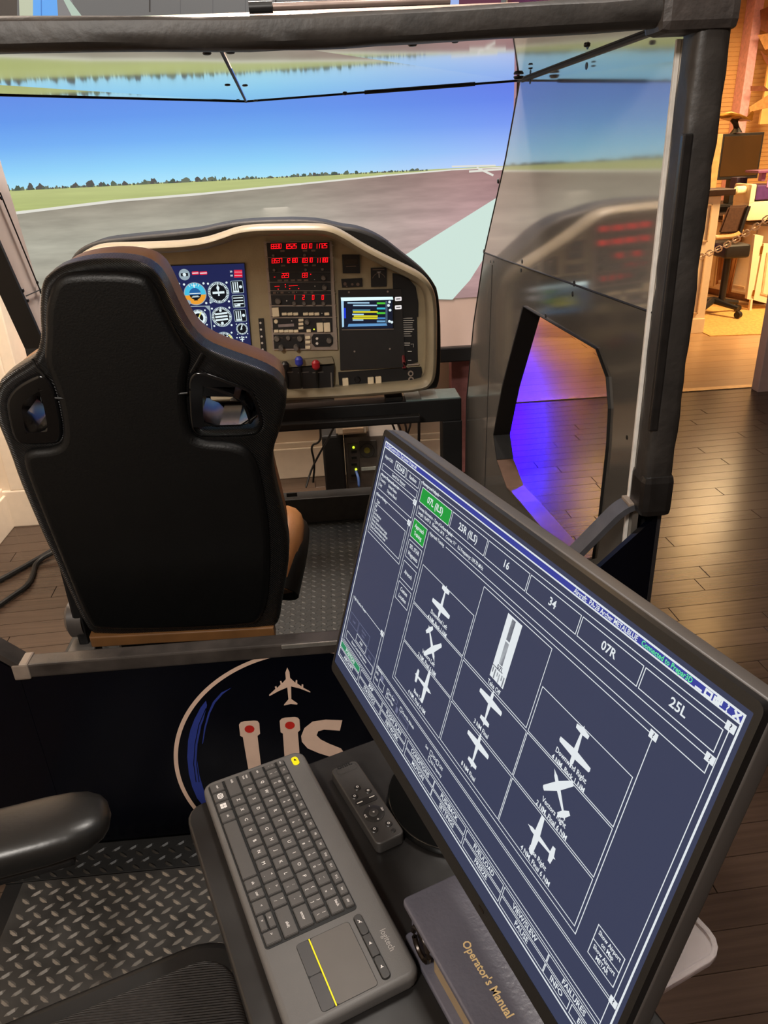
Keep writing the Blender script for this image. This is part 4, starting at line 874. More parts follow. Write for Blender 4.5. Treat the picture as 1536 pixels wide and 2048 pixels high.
cpan = [(108, 575), (118, 548), (150, 533), (290, 535), (316, 560), (340, 620), (366, 670), (388, 700), (376, 745), (376, 800), (384, 850), (402, 868), (470, 872), (508, 890), (528, 950), (545, 1080), (535, 1225), (480, 1238), (200, 1246), (178, 1225), (128, 1100), (75, 970), (52, 905), (62, 885), (116, 882), (136, 866), (128, 800), (114, 752), (95, 712), (100, 660), (99, 610)]
link('back_panel', plate_mesh([inset(smooth_loop([N2(*p) for p in cpan], 2), .016)], FSeat @ Matrix.Translation((0, 0, .019)), .001, .016, 4), leather, shell, smooth=True, auto=80)
bm = bmesh.new()
for pts in ([(120, 782), (200, 785), (300, 780), (380, 772)], [(76, 704), (85, 722), (100, 740)], [(408, 694), (398, 712), (386, 732)], [(388, 862), (384, 880), (374, 892)]):
    tube(bm, [FSeat @ Vector((*N2(*p), .0335)) for p in pts], .0022, 6)
link('seam_stitching', bm, rub, shell, kind='stuff')
hole_m = mat('gloss_black_trim', (10, 10, 11), .16, var=0)
for lp, nm in ((HR, 'right_harness_trim'), (HL, 'left_harness_trim')):
    o = link(nm, plate_mesh([inset(lp, .0), inset(lp, .022)], FSeat @ Matrix.Translation((0, 0, -.032)), .052, .006, 3), hole_m, seat, smooth=True, auto=50)
# seat pan with bolsters, base and recliner knob
link('seat_cushion', bx((-.58, 1.62, .42), (-.20, 2.04, .53), .035, seg=4), tan_l, seat, smooth=True)
link('cushion_side', bx((-.585, 1.57, .40), (-.215, 2.0, .50), .03, seg=3), leather, seat, smooth=True)
for sx, nm in ((1, 'right_bolster'), (-1, 'left_bolster')):
    cx_ = -.385 + sx * .198
    bm = bmesh.new(); tube(bm, smooth_line([(cx_, 1.66, .49), (cx_ + sx * .012, 1.72, .545), (cx_ + sx * .024, 1.80, .585), (cx_ + sx * .022, 1.90, .575), (cx_ + sx * .004, 2.02, .51)], 2), .048, 14)
    b_ = link(nm, bm, tan_l, seat, smooth=True)
    bm = bmesh.new(); tube(bm, smooth_line([(cx_ + sx * .006, 1.66, .49), (cx_ + sx * .018, 1.70, .52), (cx_ + sx * .030, 1.75, .545), (cx_ + sx * .034, 1.82, .548), (cx_ + sx * .034, 1.92, .54), (cx_ + sx * .02, 2.02, .47)], 2), .048, 14)
    link('bolster_side', bm, leather, b_, smooth=True)
link('seat_base', bx((-.56, 1.53, .0945), (-.24, 1.95, .40), .01), black_met, seat)
link('tan_edge', plate_mesh([[N2(*p) for p in [(188, 1262), (545, 1243), (548, 1257), (300, 1270), (192, 1277)]]], FSeat @ Matrix.Translation((0, 0, .012)), .012, .004), mat('tan_edge_leather', (112, 76, 42), .5, var=.15, vs=20), seat, smooth=True)
a, b = N2(175, 1300), N2(560, 1262); link('hinge_bar', bx((SA.x + a[0] + .03, 1.50, .50), (SA.x + b[0] - .03, 1.56, .575), .01), black_met, seat)
p = atpl(140, 1250, SA, SN); bm = bmesh.new(); tube(bm, [p + Vector((.03, .03, 0)), p + Vector((-.002, .03, 0)), p + Vector((-.012, .03, 0))], [.045, .045, .03], 24); link('recliner_knob', bm, mat('grey_recliner', (74, 68, 64), .4), seat, smooth=True)
link('side_bracket', bx((p.x + .012, 1.50, .44), (p.x + .035, 1.58, .70), .006), black_met, seat)
p = atz(136, 1296, .45); link('slider_bracket', bx((-.66, 1.47, .40), (-.60, 1.53, .49), .004), mat('grey_bracket', (84, 80, 76), .4), seat)
# ------------------------------------------------------------------ desk
A_ = math.radians(-68.8); E1 = Vector((math.cos(A_), math.sin(A_), 0)); E2 = Vector((-math.sin(A_), math.cos(A_), 0))
DZ = .735
DO = Vector((-.234, .737, DZ)); FD = frame(DO, E1, E2)      # x towards the operator, y to the right
desk_m = mat('black_desk', (27, 25, 24), .34, var=.35, vs=9, bump=.15, bs=30, rv=.1)
dk_ = thing('desk', 'small black desk with rounded corners holding the keyboard and monitor', 'desk', (.1, .4, 0))
link('desk_top', plate_mesh([rrect(0, 0, .85, .352, .022)], FD @ Matrix.Translation((0, 0, -.012)), .009, .003), desk_m, dk_, smooth=True, auto=50)
pc_ = DO + E1 * .42 + E2 * .25
bm = bmesh.new(); cyl(bm, (pc_.x, pc_.y, .03), (pc_.x, pc_.y, DZ - .024), .03, 20); link('column', bm, black_met, dk_, smooth=True)
link('foot', bx((pc_.x - .05, pc_.y - .3, 0), (pc_.x + .25, pc_.y + .12, .03), .008), black_met, dk_)
# ------------------------------------------------------------------ keyboard
KO = Vector((-.0861, .618, DZ)); FK = frame(KO, E1, E2); KT = .0215
kbd = thing('keyboard', 'dark grey wireless keyboard with a touchpad and yellow accents on the black desk', 'keyboard', tuple(KO))
kb_m = mat('keyboard_grey', (82, 79, 77), .5, var=.05, vs=30, bump=.15, bs=900); key_m = mat('key_grey', (72, 69, 67), .42, var=.04, bump=.05, bs=900)
kp = lambda u, v: ((u - 177) / 1000, (70 - v) / 1000)
link('body', plate_mesh([rrect(-.177 + .006, -.07 + .006, .177 - .006, .07 - .006, .009)], FK @ Matrix.Translation((0, 0, .0115)), .004, .006, 4), kb_m, kbd, smooth=True, auto=50)
bm = bmesh.new()
for u, v in ((15, 15), (15, 125), (339, 15), (339, 125)): x, y = kp(u, v); cyl(bm, FK @ Vector((x, y, 0)), FK @ Vector((x, y, .004)), .006, 10)
link('rubber_feet', bm, rub, kbd, kind='stuff')
a, b = kp(9, 133.5), kp(260.5, 29.3)
link('key_well', plate_mesh([rrect(a[0], a[1], b[0], b[1], .004)], FK @ Matrix.Translation((0, 0, .0216)), .0004), mat('key_well_black', (6, 6, 6), .6, var=0), kbd)
ksrc = {}
def kkey(u0, u1, v0, v1):
    w_, h_ = round((u1 - u0 - 1.5) / 1000, 5), round((v1 - v0 - 1.3) / 1000, 5); x, y = kp((u0 + u1) / 2, (v0 + v1) / 2)
    k = (w_, h_)
    if k not in ksrc:
        bm = bmesh.new(); r = bmesh.ops.create_cube(bm, size=1)['verts']
        bmesh.ops.scale(bm, vec=(w_, h_, .0034), verts=r)
        for v in r:
            if v.co.z > 0: v.co.x *= 1 - .0012 / w_; v.co.y *= 1 - .0012 / h_
        bmesh.ops.bevel(bm, geom=bm.edges[:], offset=.0006, segments=2, affect='EDGES')
        o = link('key', bm, key_m, None, smooth=True, auto=40); ksrc[k] = o
    else: o = ksrc[k].copy(); COL.objects.link(o)
    o.name = 'key'; o.parent = kbd; o.location = FK @ Vector((x, y, .0236)) - KO; o.rotation_euler = (0, 0, A_); return o
LEG = []
def leg(s, u, v, size=4.6, xs=1.): x, y = kp(u, v); LEG.append((s, x, y, size / 1000 * 1.25, 'CENTER', 0, xs))
us = [10, 22.4] + [22.4 + 16.8 * (i + 1) for i in range(13)] + [257]
fl_ = ['esc', 'F1', 'F2', 'F3', 'F4', 'F5', 'F6', 'F7', 'F8', 'F9', 'F10', 'F11', 'F12', 'ins', 'del']
for i in range(15): kkey(us[i], us[i + 1], 30, 41); leg(fl_[i], (us[i] + us[i + 1]) / 2, 35.5, 2.8)
row = [10, 20.8] + [20.8 + 17.97 * (i + 1) for i in range(12)] + [257.5]
sh = '~!@#$%^&*()_+'; pl_ = '`1234567890-='
for i in range(14):
    kkey(row[i], row[i + 1], 42.3, 58.3); c = (row[i] + row[i + 1]) / 2
    if i < 13: leg(sh[i], c, 46.8, 3.2); leg(pl_[i], c, 53.2, 3.6)
    else: leg('back', c - 1, 47.5, 3.6)
row = [10, 29.7] + [29.7 + 17.68 * (i + 1) for i in range(12)] + [257.5]
for i in range(14):
    kkey(row[i], row[i + 1], 59.3, 76.3); c = (row[i] + row[i + 1]) / 2
    s = (['tab'] + list('QWERTYUIOP') + ['{', '}', '|'])[i]
    if i == 0: leg(s, c - 2, 68, 3)
    elif i < 11: leg(s, c, 67.5, 4.6)
    else: leg(s, c, 64, 3.4); leg('[]\\'[i - 11], c, 71, 3.4)
row = [10, 34] + [34 + 17.72 * (i + 1) for i in range(11)] + [257.5]
for i in range(13):
    kkey(row[i], row[i + 1], 77.3, 94.2); c = (row[i] + row[i + 1]) / 2
    s = (['caps'] + list('ASDFGHJKL') + [':', '"', 'enter'])[i]
    if i == 0: leg('caps', c - 3, 83, 3); leg('lock', c - 3, 87.5, 3)
    elif i < 10: leg(s, c, 85.5, 4.6)
    elif i < 12: leg(s, c, 82, 3.4); leg(";'"[i - 10], c, 88.5, 3.4)
    else: leg(s, c, 86, 3.8)
row = [10, 44] + [44 + 17.77 * (i + 1) for i in range(10)] + [259.5]
for i in range(12):
    kkey(row[i], row[i + 1], 95.2, 112.6); c = (row[i] + row[i + 1]) / 2
    s = (['shift'] + list('ZXCVBNM') + ['<', '>', '?', 'shift'])[i]
    if i == 0: leg(s, c - 9, 103, 3.2)
    elif i < 8: leg(s, c, 104, 4.6)
    elif i < 11: leg(s, c, 100, 3.6); leg(',./'[i - 8], c, 107, 3.6)
    else: leg(s, c + 5, 104, 3.6)
row = [10, 27.8, 45, 63, 81, 171, 188, 201.5, 220.5]
for i in range(8):
    kkey(row[i], row[i + 1], 114, 132.3); c = (row[i] + row[i + 1]) / 2
    s = ['ctrl', 'fn', '', 'alt', '', 'alt', 'ctrl', '<'][i]
    if s: leg(s, c, 122.5, 3.2)
kkey(220.5, 242, 114, 123); kkey(220.5, 242, 123.3, 132.3); kkey(242, 259.5, 114, 132.3); leg('^', 229, 119.5, 4); leg('v', 229, 127, 3.4); leg('>', 248, 123, 3.6)
kprint = mat('key_print', (206, 200, 196), .5, var=0)
FKT = FK @ Matrix.Translation((0, 0, .0255))
f = Flat(FKT); f.text(LEG, kprint, 0, .012)
for u, v in ((51.5, 121.5), (55.8, 121.5), (51.5, 125.5), (55.8, 125.5)): x, y = kp(u, v); f.poly([(x - .0019, y - .0018), (x + .0019, y - .0018), (x + .0019, y + .0018), (x - .0019, y + .0018)], kprint)
x, y = kp(36, 123); f.rect(x - .004, y - .003, x + .004, y + .003, .0012, kprint); 
for dy in (-.0015, .0, .0015): f.line((x - .003, y + dy), (x + .003, y + dy), .0007, kprint)
f.done('key_lettering', kbd, kind='stuff')
yel = mat('yellow_accent', (228, 208, 10), .4, var=0)
def kplate(name, u0, v0, u1, v1, r, z0, z1, m, bev=0., par=kbd):
    a, b = kp(u0, v1), kp(u1, v0)
    return link(name, plate_mesh([rrect(a[0] + bev, a[1] + bev, b[0] - bev, b[1] - bev, max(.0004, r / 1000 - bev))], FK @ Matrix.Translation((0, 0, (z0 + z1) / 2)), (z1 - z0) / 2 - bev, bev), m, par, smooth=True, auto=40)
yb = kplate('yellow_button', 11.5, 11.2, 27.5, 20.2, 4.2, .0213, .0226, yel, .0004)
f = Flat(FK @ Matrix.Translation((0, 0, .0227))); x, y = kp(18, 15.8); f.poly(ngon((x, y), .0016, 8), kprint if False else rub); f.line((x - .002, y), (x + .002, y + .0012), .0008, rub); f.done('button_mark', yb, kind='stuff')
kplate('touchpad_gap', 269, 44, 346, 104.2, 4, .0212, .02165, mat('key_well_black', (6, 6, 6), .6))
tp = kplate('touchpad', 269.5, 44.5, 345.6, 88.4, 3.6, .0214, .0220, mat('touchpad_grey', (82, 77, 73), .46, var=.04), .0002)
kplate('left_button', 269.5, 90, 307.4, 103.7, 3, .0214, .0221, mat('pad_button_grey', (58, 56, 56), .5, var=.04), .0002); kplate('right_button', 308.2, 90, 345.6, 103.7, 3, .0214, .0221, mat('pad_button_grey', (58, 56, 56), .5), .0002)
kplate('yellow_line', 269.5, 88.5, 346, 89.9, .3, .0214, .0224, yel)
kplate('volume_well', 266.8, 28.8, 345.2, 39, 4.6, .0212, .0217, mat('key_well_black', (6, 6, 6), .6))
for u0, u1 in ((267.6, 292.6), (293.2, 318.8), (319.4, 344.4)): kplate('volume_key', u0, 29.6, u1, 38.2, 3.6 if u0 != 293.2 else 1, .0214, .0240, mat('volume_key_grey', (50, 48, 47), .4, var=.04), .0006)
f = Flat(FK @ Matrix.Translation((0, 0, .0242)))
for u in (277, 304, 332):
    x, y = kp(u, 34.2); f.poly([(x - .0014, y - .0006), (x, y - .0006), (x + .0012, y - .002), (x + .0012, y + .002), (x, y + .0006), (x - .0014, y + .0006)], kprint)
f.line((kp(274.5, 0)[0], kp(0, 35.8)[1]), (kp(279, 0)[0], kp(0, 32.4)[1]), .0005, kprint, .0002)
f.done('volume_marks', kbd, kind='stuff')
f = Flat(FK @ Matrix.Translation((0, 0, .0217))); x, y = kp(307.5, 16.2); f.text([('logitech', x, y, .0098, 'CENTER', 0, .86)], mat('logo_grey', (150, 144, 140), .5, var=0)); f.done('maker_lettering', kbd, kind='stuff')
# ------------------------------------------------------------------ remote control
RO_ = (Vector((-.045, .769, 0)) + Vector((-.008, .779, 0)) + Vector((.04, .651, 0)) + Vector((.009, .641, 0))) / 4; RO_.z = DZ
rd = Vector((.009 + .045, .641 - .769, 0)).normalized(); rq = Vector((-rd.y, rd.x, 0)); FR = frame(RO_, rd, rq)
rem = thing('remote_control', 'slim black streaming remote lying on the desk between keyboard and monitor', 'remote', tuple(RO_))
rm_m = mat('remote_black', (50, 47, 45), .5, var=.04, bump=.1, bs=600); rb_m = mat('remote_button', (34, 32, 31), .4, var=0)
link('body', plate_mesh([rrect(-.070 + .002, -.019 + .002, .070 - .002, .019 - .002, .005)], FR @ Matrix.Translation((0, 0, .0095)), .0065, .002, 3), rm_m, rem, smooth=True, auto=50)
def rl_(px, py): v = atz(380 + px / 3.339, 1480 + py / 3.339, .752) - RO_; return (v.dot(rd), v.dot(rq))
def rbtn(px, py, r, name='button', m=rb_m, z=.018):
    c = rl_(px, py); bm = bmesh.new(); tube(bm, [FR @ Vector((*c, .0165)), FR @ Vector((*c, z + .0006)), FR @ Vector((*c, z + .0012))], [r, r, r * .85], 20); return link(name, bm, m, rem, smooth=True)
for px, py in ((1118, 325), (1190, 345), (1100, 383), (1232, 605), (1327, 565)): rbtn(px, py, .0046)
rbtn(1357, 610, .0032)
rbtn(1228, 497, .0132, 'direction_ring'); rbtn(1228, 495, .0062, 'centre_button', rm_m, .0192)
a, b = rl_(1130, 428), rl_(1222, 392); d = (Vector(b) - Vector(a)); L_ = d.length / 2 + .005
link('rocker_button', plate_mesh([rrect(-L_, -.0045, L_, .0045, .0043)], FR @ Matrix.Translation(((a[0] + b[0]) / 2, (a[1] + b[1]) / 2, .0178)) @ Matrix.Rotation(math.atan2(d.y, d.x), 4, 'Z'), .001, .0004), rb_m, rem, smooth=True, auto=40)
f = Flat(FR @ Matrix.Translation((0, 0, .0206)))
for px, py, s in ((1200, 452, '-'), (1283, 474, '>>'), (1172, 520, '<<'), (1255, 540, '+')): c = rl_(px, py); f.text([(s, c[0], c[1], .005, 'CENTER')], kprint, -.0004, .03)
c = rl_(1228, 495); f.poly([(c[0] - .001, c[1] - .0015), (c[0] + .0016, c[1]), (c[0] - .001, c[1] + .0015)], kprint, .0004)
for px, py in ((1118, 322), (1190, 345), (1100, 383), (1232, 603), (1327, 565)): c = rl_(px, py); f.ring(c, .0009, .0017, kprint, -.0008, 10)
c = rl_(1135, 428); f.line((c[0], c[1] - .003), (c[0], c[1] + .003), .0016, dotw, -.0005); c = rl_(1215, 390); f.line((c[0], c[1] - .003), (c[0], c[1] + .003), .0014, dotw, -.0005)
f.done('button_marks', rem, kind='stuff')
f = Flat(FR @ Matrix.Translation((0, 0, .0182))); c = rl_(1030, 172); f.text([('onn.', c[0], c[1], .012, 'CENTER', math.radians(90))], mat('onn_print', (10, 10, 10), .4, var=0), 0, .03); f.path(rrect(-.0655, -.013, -.054, .0155, .004), .0004, rb_m, 0, True); f.done('maker_lettering', rem, kind='stuff')
# ------------------------------------------------------------------ binder
BO = atz(803, 1797, .80); FB = frame((BO.x, BO.y, DZ), E1, E2)
bi = thing('binder', 'thick dark navy operator manual binder lying on the desk below the monitor', 'binder', (BO.x, BO.y, DZ))
bi_m = mat('navy_vinyl', (86, 84, 93), .38, var=.12, vs=12, bump=.25, bs=220, rv=.06)
BW, BL, BH = .082, .30, .065
link('cover', plate_mesh([rrect(.002, .002, BL, BW - .002, .004)], FB @ Matrix.Translation((0, 0, BH - .004)), .002, .002, 3), bi_m, bi, smooth=True, auto=50)
link('bottom_cover', plate_mesh([rrect(.002, .002, BL, BW - .002, .004)], FB @ Matrix.Translation((0, 0, .004)), .002, .002, 3), bi_m, bi, smooth=True, auto=50)
pgm = wave_bump(mat('page_edges', (150, 128, 98), .7, var=.1), 300, .5, 'Z')
link('pages', bx((.05, .010, .0082), (BL - .005, BW - .01, BH - .0185), M=FB), pgm, bi); link('inner_board', bx((.03, .004, BH - .018), (BL - .003, BW - .004, BH - .009), .001, FB), bi_m, bi)
link('end_board', bx((.0, .01, .008), (.012, BW - .006, BH - .007), .002, FB), bi_m, bi)
bm = bmesh.new(); tube(bm, [FB @ Vector((.034 + .016 * math.cos(t), .004, .034 + .018 * math.sin(t))) for t in [k * math.pi / 8 for k in range(16)]], .003, 8, closed=True); link('binder_ring', bm, mat('dark_ring', (40, 32, 26), .3, metal=.6), bi, smooth=True)
f = Flat(FB @ Matrix.Translation((0, 0, BH + .0003)))
gold = mat('gold_print', (206, 178, 128), .4, var=0)
p0 = atz(930, 1884, DZ + BH) - Vector((BO.x, BO.y, DZ + BH)); p1 = atz(1020, 2034, DZ + BH) - Vector((BO.x, BO.y, DZ + BH))
x0, x1 = p0.dot(E1), p1.dot(E1); yc = (p0.dot(E2) + p1.dot(E2)) / 2
tx = text_mesh([("Operator's Manual", 0, 0, .0115, 'CENTER')], I4); wdt = max(v.co.x for v in tx.verts) - min(v.co.x for v in tx.verts); tx.free()
f.text([("Operator's Manual", (x0 + x1) / 2, yc, .0115, 'CENTER', math.atan2((p1 - p0).dot(E2), (p1 - p0).dot(E1)) * .5, (x1 - x0) / wdt)], gold, 0, .02); f.done('cover_lettering', bi, kind='stuff')
# ------------------------------------------------------------------ monitor
U_ = Vector((.3197, -.94749, .00756)); V_ = Vector((-.26259, -.09627, -.96009)); MT = Vector((.05204, .8134, 1.19664)); MW, MH = .52, .28178
FM = frame(MT, U_, -V_)
m_ = lambda x, y: (x * MW, -y * MH)
mon = thing('monitor', 'wide black monitor tilted back showing the dark flight instructor screen', 'monitor', (.2, .6, DZ))
bez = mat('monitor_black', (16, 15, 15), .42, var=.08, bump=.05, bs=500); mgrey = mat('monitor_grey', (62, 57, 54), .5, var=.05)
a, b = m_(-.0195, 1.10), m_(1.0185, -.045)
link('bezel', plate_mesh([rrect(a[0], a[1], b[0], b[1], .006), rrect(*m_(-.0115, 1.052), *m_(1.0085, -.017), .0008)], FM @ Matrix.Translation((0, 0, -.0025)), .0035), bez, mon, smooth=True, auto=40)
link('housing', plate_mesh([rrect(a[0] + .001, a[1] + .001, b[0] - .001, b[1] - .001, .006)], FM @ Matrix.Translation((0, 0, -.0145)), .0065, .002), mgrey, mon, smooth=True, auto=40)
link('back_cover', plate_mesh([rrect(a[0] + .05, a[1] + .04, b[0] - .05, b[1] - .06, .02)], FM @ Matrix.Translation((0, 0, -.038)), .008, .008), bez, mon, smooth=True, auto=40)
bm = bmesh.new(); mc = FM @ Vector((.215, -.18, -.05)); sb_c = atz(915, 1600, DZ); tube(bm, [mc, mc + Vector((.04, .01, -.03)), Vector((mc.x + .05, mc.y + .02, .86)), Vector((sb_c.x + .03, sb_c.y, DZ + .012))], [.022, .022, .022, .026], 14); link('stand_neck', bm, bez, mon, smooth=True)
link('stand_base', plate_mesh([ngon((0, 0), .088, 40, 0, .088)], frame((sb_c.x, sb_c.y, DZ + .0072), E1, E2), .004, .002), mat('gloss_black_base', (10, 10, 10), .12, var=0), mon, smooth=True, auto=40)
scr_bg = mat('screen_navy', (55, 61, 87), .3, emit=1.); scr_w = E_('screen_white', (226, 232, 236)); scr_t = E_('title_blue', (54, 62, 152)); scr_g = E_('screen_green', (26, 152, 58)); scr_g2 = E_('screen_green2', (42, 134, 92)); scr_m = E_('screen_mint', (96, 232, 150)); scr_d = E_('screen_dim', (108, 112, 140)); scr_in = E_('rwy_dark', (44, 46, 70))
f = Flat(FM @ Matrix.Translation((0, 0, .0002)))
f.poly([m_(-.0116, 1.053), m_(1.0086, 1.053), m_(1.0086, -.0175), m_(-.0116, -.0175)], scr_bg)
screen = f.done('screen', mon)
f = Flat(FM @ Matrix.Translation((0, 0, .0004)))
f.poly([m_(0, .022), m_(1, .022), m_(1, 0), m_(0, 0)], scr_t)
LW = .0007
def ur(x0, y0, x1, y1, w=LW, m=scr_w): f.rect(*m_(x0, y1), *m_(x1, y0), w, m, .0001)
def uf(x0, y0, x1, y1, m): f.poly([m_(x0, y1), m_(x1, y1), m_(x1, y0), m_(x0, y0)], m, .00005)
def ul(x0, y0, x1, y1, w=LW, m=scr_w): f.line(m_(x0, y0), m_(x1, y1), w, m, .0001)
TX = {}
def ut(s, x, y, h, al='CENTER', m=None, xs=1.): TX.setdefault(m or scr_w, []).append((s, *m_(x, y), h * MH * 1.42, al, 0, xs))
ur(0, 0, 1, 1, .0015); ul(0, .022, 1, .022, .0012)
uf(.204, .058, .329, .114, scr_g); uf(.201, .183, .26, .255, scr_g); uf(.003, .926, .123, .954, scr_g2)
for x0, x1, s in ((.204, .329, '07L (ILS)'), (.334, .460, '25R (ILS)'), (.464, .590, '16'), (.594, .722, '34'), (.726, .852, '07R'), (.856, .983, '25L')): ur(x0, .058, x1, .114); ut(s, (x0 + x1) / 2, .086, .024)
for y0, y1, s in ((.183, .255, 'Approach\nTraining'), (.269, .338, 'SID, STAR\nWaypoints'), (.357, .428, 'Airwork'), (.444, .514, 'Custom\nLocation')):
    ur(.201, y0, .26, y1); q = s.split('\n')
    for i, t in enumerate(q): ut(t, .2305, (y0 + y1) / 2 + (i - (len(q) - 1) / 2) * .028, .0155, xs=.85)
# left column
ut('Airport ICAO:', .012, .055, .013, 'LEFT', xs=.72); ur(.068, .041, .122, .075, .0009); ut('KDAB', .095, .058, .02); ur(.127, .041, .187, .075); ut('Random', .157, .058, .0145, xs=.9)
ur(.010, .087, .187, .114); ut('Search for Airport', .098, .101, .013, xs=.9)
ur(.010, .130, .187, .194); ut('Airport: Daytona Beach Intl', .014, .131, .012, 'LEFT', xs=.9); ut('Country:', .014, .152, .012, 'LEFT', xs=.9); ut('United States', .058, .152, .012, 'LEFT', xs=.9); ut('City:', .014, .174, .012, 'LEFT', xs=.9); ut('Daytona Beach', .058, .174, .012, 'LEFT', xs=.9)
ur(.010, .216, .184, .390); ut('Gate or Parking', .014, .217, .012, 'LEFT', xs=.9); ut('Type', .02, .243, .012, 'LEFT', xs=.9); ur(.017, .256, .177, .374)
for i, s in enumerate(('All', 'Fuel', 'Dock Medium', 'Dock Small', 'Ramp General Aviation Large', 'Ramp General Aviation Medium', 'Ramp General Aviation Small')): ut(s, .02, .266 + i * .0155, .0105, 'LEFT', xs=.85)
ul(.011, .695, .011, .91); ul(.011, .91, .184, .91); ul(.184, .91, .184, .695); ul(.08, .695, .184, .695); ut('Flight Situation Presets', .016, .696, .012, 'LEFT', xs=.85)
ur(.020, .765, .068, .812, LW, scr_d); ur(.072, .765, .135, .812, LW, scr_d); ut('Load', .044, .79, .011, m=scr_d); ut('Reload last\nsaved'.split('\n')[0], .103, .78, .009, m=scr_d, xs=.8); ut('Options', .103, .797, .009, m=scr_d, xs=.8)
ur(.072, .818, .13, .85); ut('Add', .101, .834, .013); ur(.134, .818, .178, .86, LW, scr_d); ut('Save', .156, .84, .011, m=scr_d); ur(.020, .858, .180, .893); ut('Recent Current Flight Situation', .1, .876, .011, xs=.85)
# groups
ul(.194, .042, .194, .83); ul(.194, .042, .99, .042); ul(.99, .042, .99, .826); ul(.197, .826, .99, .826); ut('Runways and Helipads', .2, .043, .012, 'LEFT', xs=.85)
ul(.203, .132, .203, .168); ul(.203, .168, .983, .168); ul(.983, .132, .983, .168); ul(.32, .132, .983, .132); ut('Runway Information - Type of Surface: Asphalt', .208, .133, .012, 'LEFT', xs=.82); ut('Length: 10,497 ft   Elevation: 34 ft   Course: 71\u00b0   ILS Frequency: 109.70 MHz', .21, .152, .0125, 'LEFT', xs=.86)
ul(.269, .185, .269, .795); ul(.269, .795, .902, .795); ul(.902, .795, .902, .185); ul(.34, .185, .902, .185); ut('Approach Training', .273, .186, .012, 'LEFT', xs=.85)
for y0, y1 in ((.308, .458), (.464, .618), (.624, .782)): ur(.277, y0, .481, y1)
ur(.486, .198, .687, .458); ur(.486, .466, .690, .618); ur(.486, .626, .690, .780)
for y0, y1 in ((.312, .460), (.466, .618), (.625, .780)): ur(.693, y0, .896, y1)
for i, (s, t) in enumerate((('Downwind Left', '4 NM, Back 1 NM'), ('Vectors Left', '2 NM, Final 6 NM'), ('Base Left', '4 NM, Final 6 NM'))):
    y = (.428, .583, .741)[i]; ut(s, .379, y, .0155, xs=.88); ut(t, .379, y + .026, .0155, xs=.88); ut(s.replace('Left', 'Right'), .794, y, .0155, xs=.88); ut(t, .794, y + .026, .0155, xs=.88)
ut('Take Off', .586, .446, .0155, xs=.9); ut('3 NM Final', .586, .600, .0155, xs=.9); ut('8 NM Final', .586, .762, .0155, xs=.9)
def plane(x, y, s, rot):
    P = [(0, 1.0), (.05, .82), (.1, .72), (.11, .5), (.95, .44), (1.0, .36), (.98, .22), (.12, .14), (.06, -.62), (.38, -.66), (.4, -.84), (.05, -.9), (0, -1.02)]
    P = P + [(-a, b) for a, b in P[-2:0:-1]]; c = m_(x, y); r = math.radians(rot)
    f.poly([(c[0] + s * (a * math.cos(r) - b * math.sin(r)), c[1] + s * (a * math.sin(r) + b * math.cos(r))) for a, b in P], scr_w, .00012)
PS = .0185
plane(.376, .366, PS, 180); plane(.377, .527, PS, -135); plane(.384, .683, PS, -90)
plane(.589, .517, PS, 0); plane(.590, .674, PS, 0); plane(.794, .372, PS, 180) if False else plane(.794, .372, PS, 180); plane(.793, .525, PS, 45); plane(.79, .689, PS, 90)
uf(.567, .209, .609, .426, scr_w); uf(.581, .215, .5915, .285, scr_in); uf(.581, .291, .5915, .368, scr_in); uf(.5665, .385, .5905, .389, scr_in)
for i, x in enumerate((.571, .578, .585, .591, .598, .604)): uf(x - .0016, .392 + .004 * (i in (2, 3)), x + .0016, .424 if i % 2 else .41, scr_in)
TX.setdefault(scr_in, []).append(('07L', *m_(.588, .38), .0062, 'CENTER', 0, 1.))
# map buttons, icons, lower option strip
ur(.930, .705, .983, .750); ur(.930, .750, .983, .796)
for s, y in (('Show Airport', .72), ('on Map', .738), ('Show Airport', .765), ('METAR', .783)): ut(s, .9565, y, .0125, xs=.82)
for x, y in ((.99, .042), (.982, .132), (.902, .185), (.991, .826), (.187, .13), (.184, .216), (.184, .695)):
    uf(x - .006, y - .009, x + .006, y + .009, scr_w); ur(x - .0062, y - .0092, x + .0062, y + .0092); TX.setdefault(scr_in, []).append(('?', *m_(x, y), .0052, 'CENTER', 0, 1.))
ul(.195, .832, .195, .905); ul(.195, .905, .50, .905) ; ut('Options', .2, .833, .012, 'LEFT', xs=.85); ul(.195, .833, .99, .833); ul(.986, .833, .986, .915); ul(.5, .905, .986, .905)
ut('HG', .205, .855, .011); ut('Pitch', .207, .88, .011); uf(.222, .84, .236, .86, scr_d); ur(.222, .862, .246, .895)
for x, y, s in ((.266, .864, 'Set Gear'), (.266, .885, 'Set Flaps'), (.332, .862, 'Override Altitude'), (.470, .861, 'HDG'), (.497, .861, 'CRS'), (.470, .885, 'ILS Frequency')):
    ur(x - .004, y - .008, x + .004, y + .008); ut(s, x + .007, y, .0115, 'LEFT', xs=.85)
ut('Set', .452, .861, .0115); uf(.312, .872, .322, .895, scr_d); ur(.29, .85, .312, .868, LW, scr_d); ur(.33, .876, .372, .898, LW, scr_d)
xs_ = [.003, .131, .258, .385, .505, .629, .752, .875]; xe = [.123, .254, .377, .503, .624, .748, .873, .997]
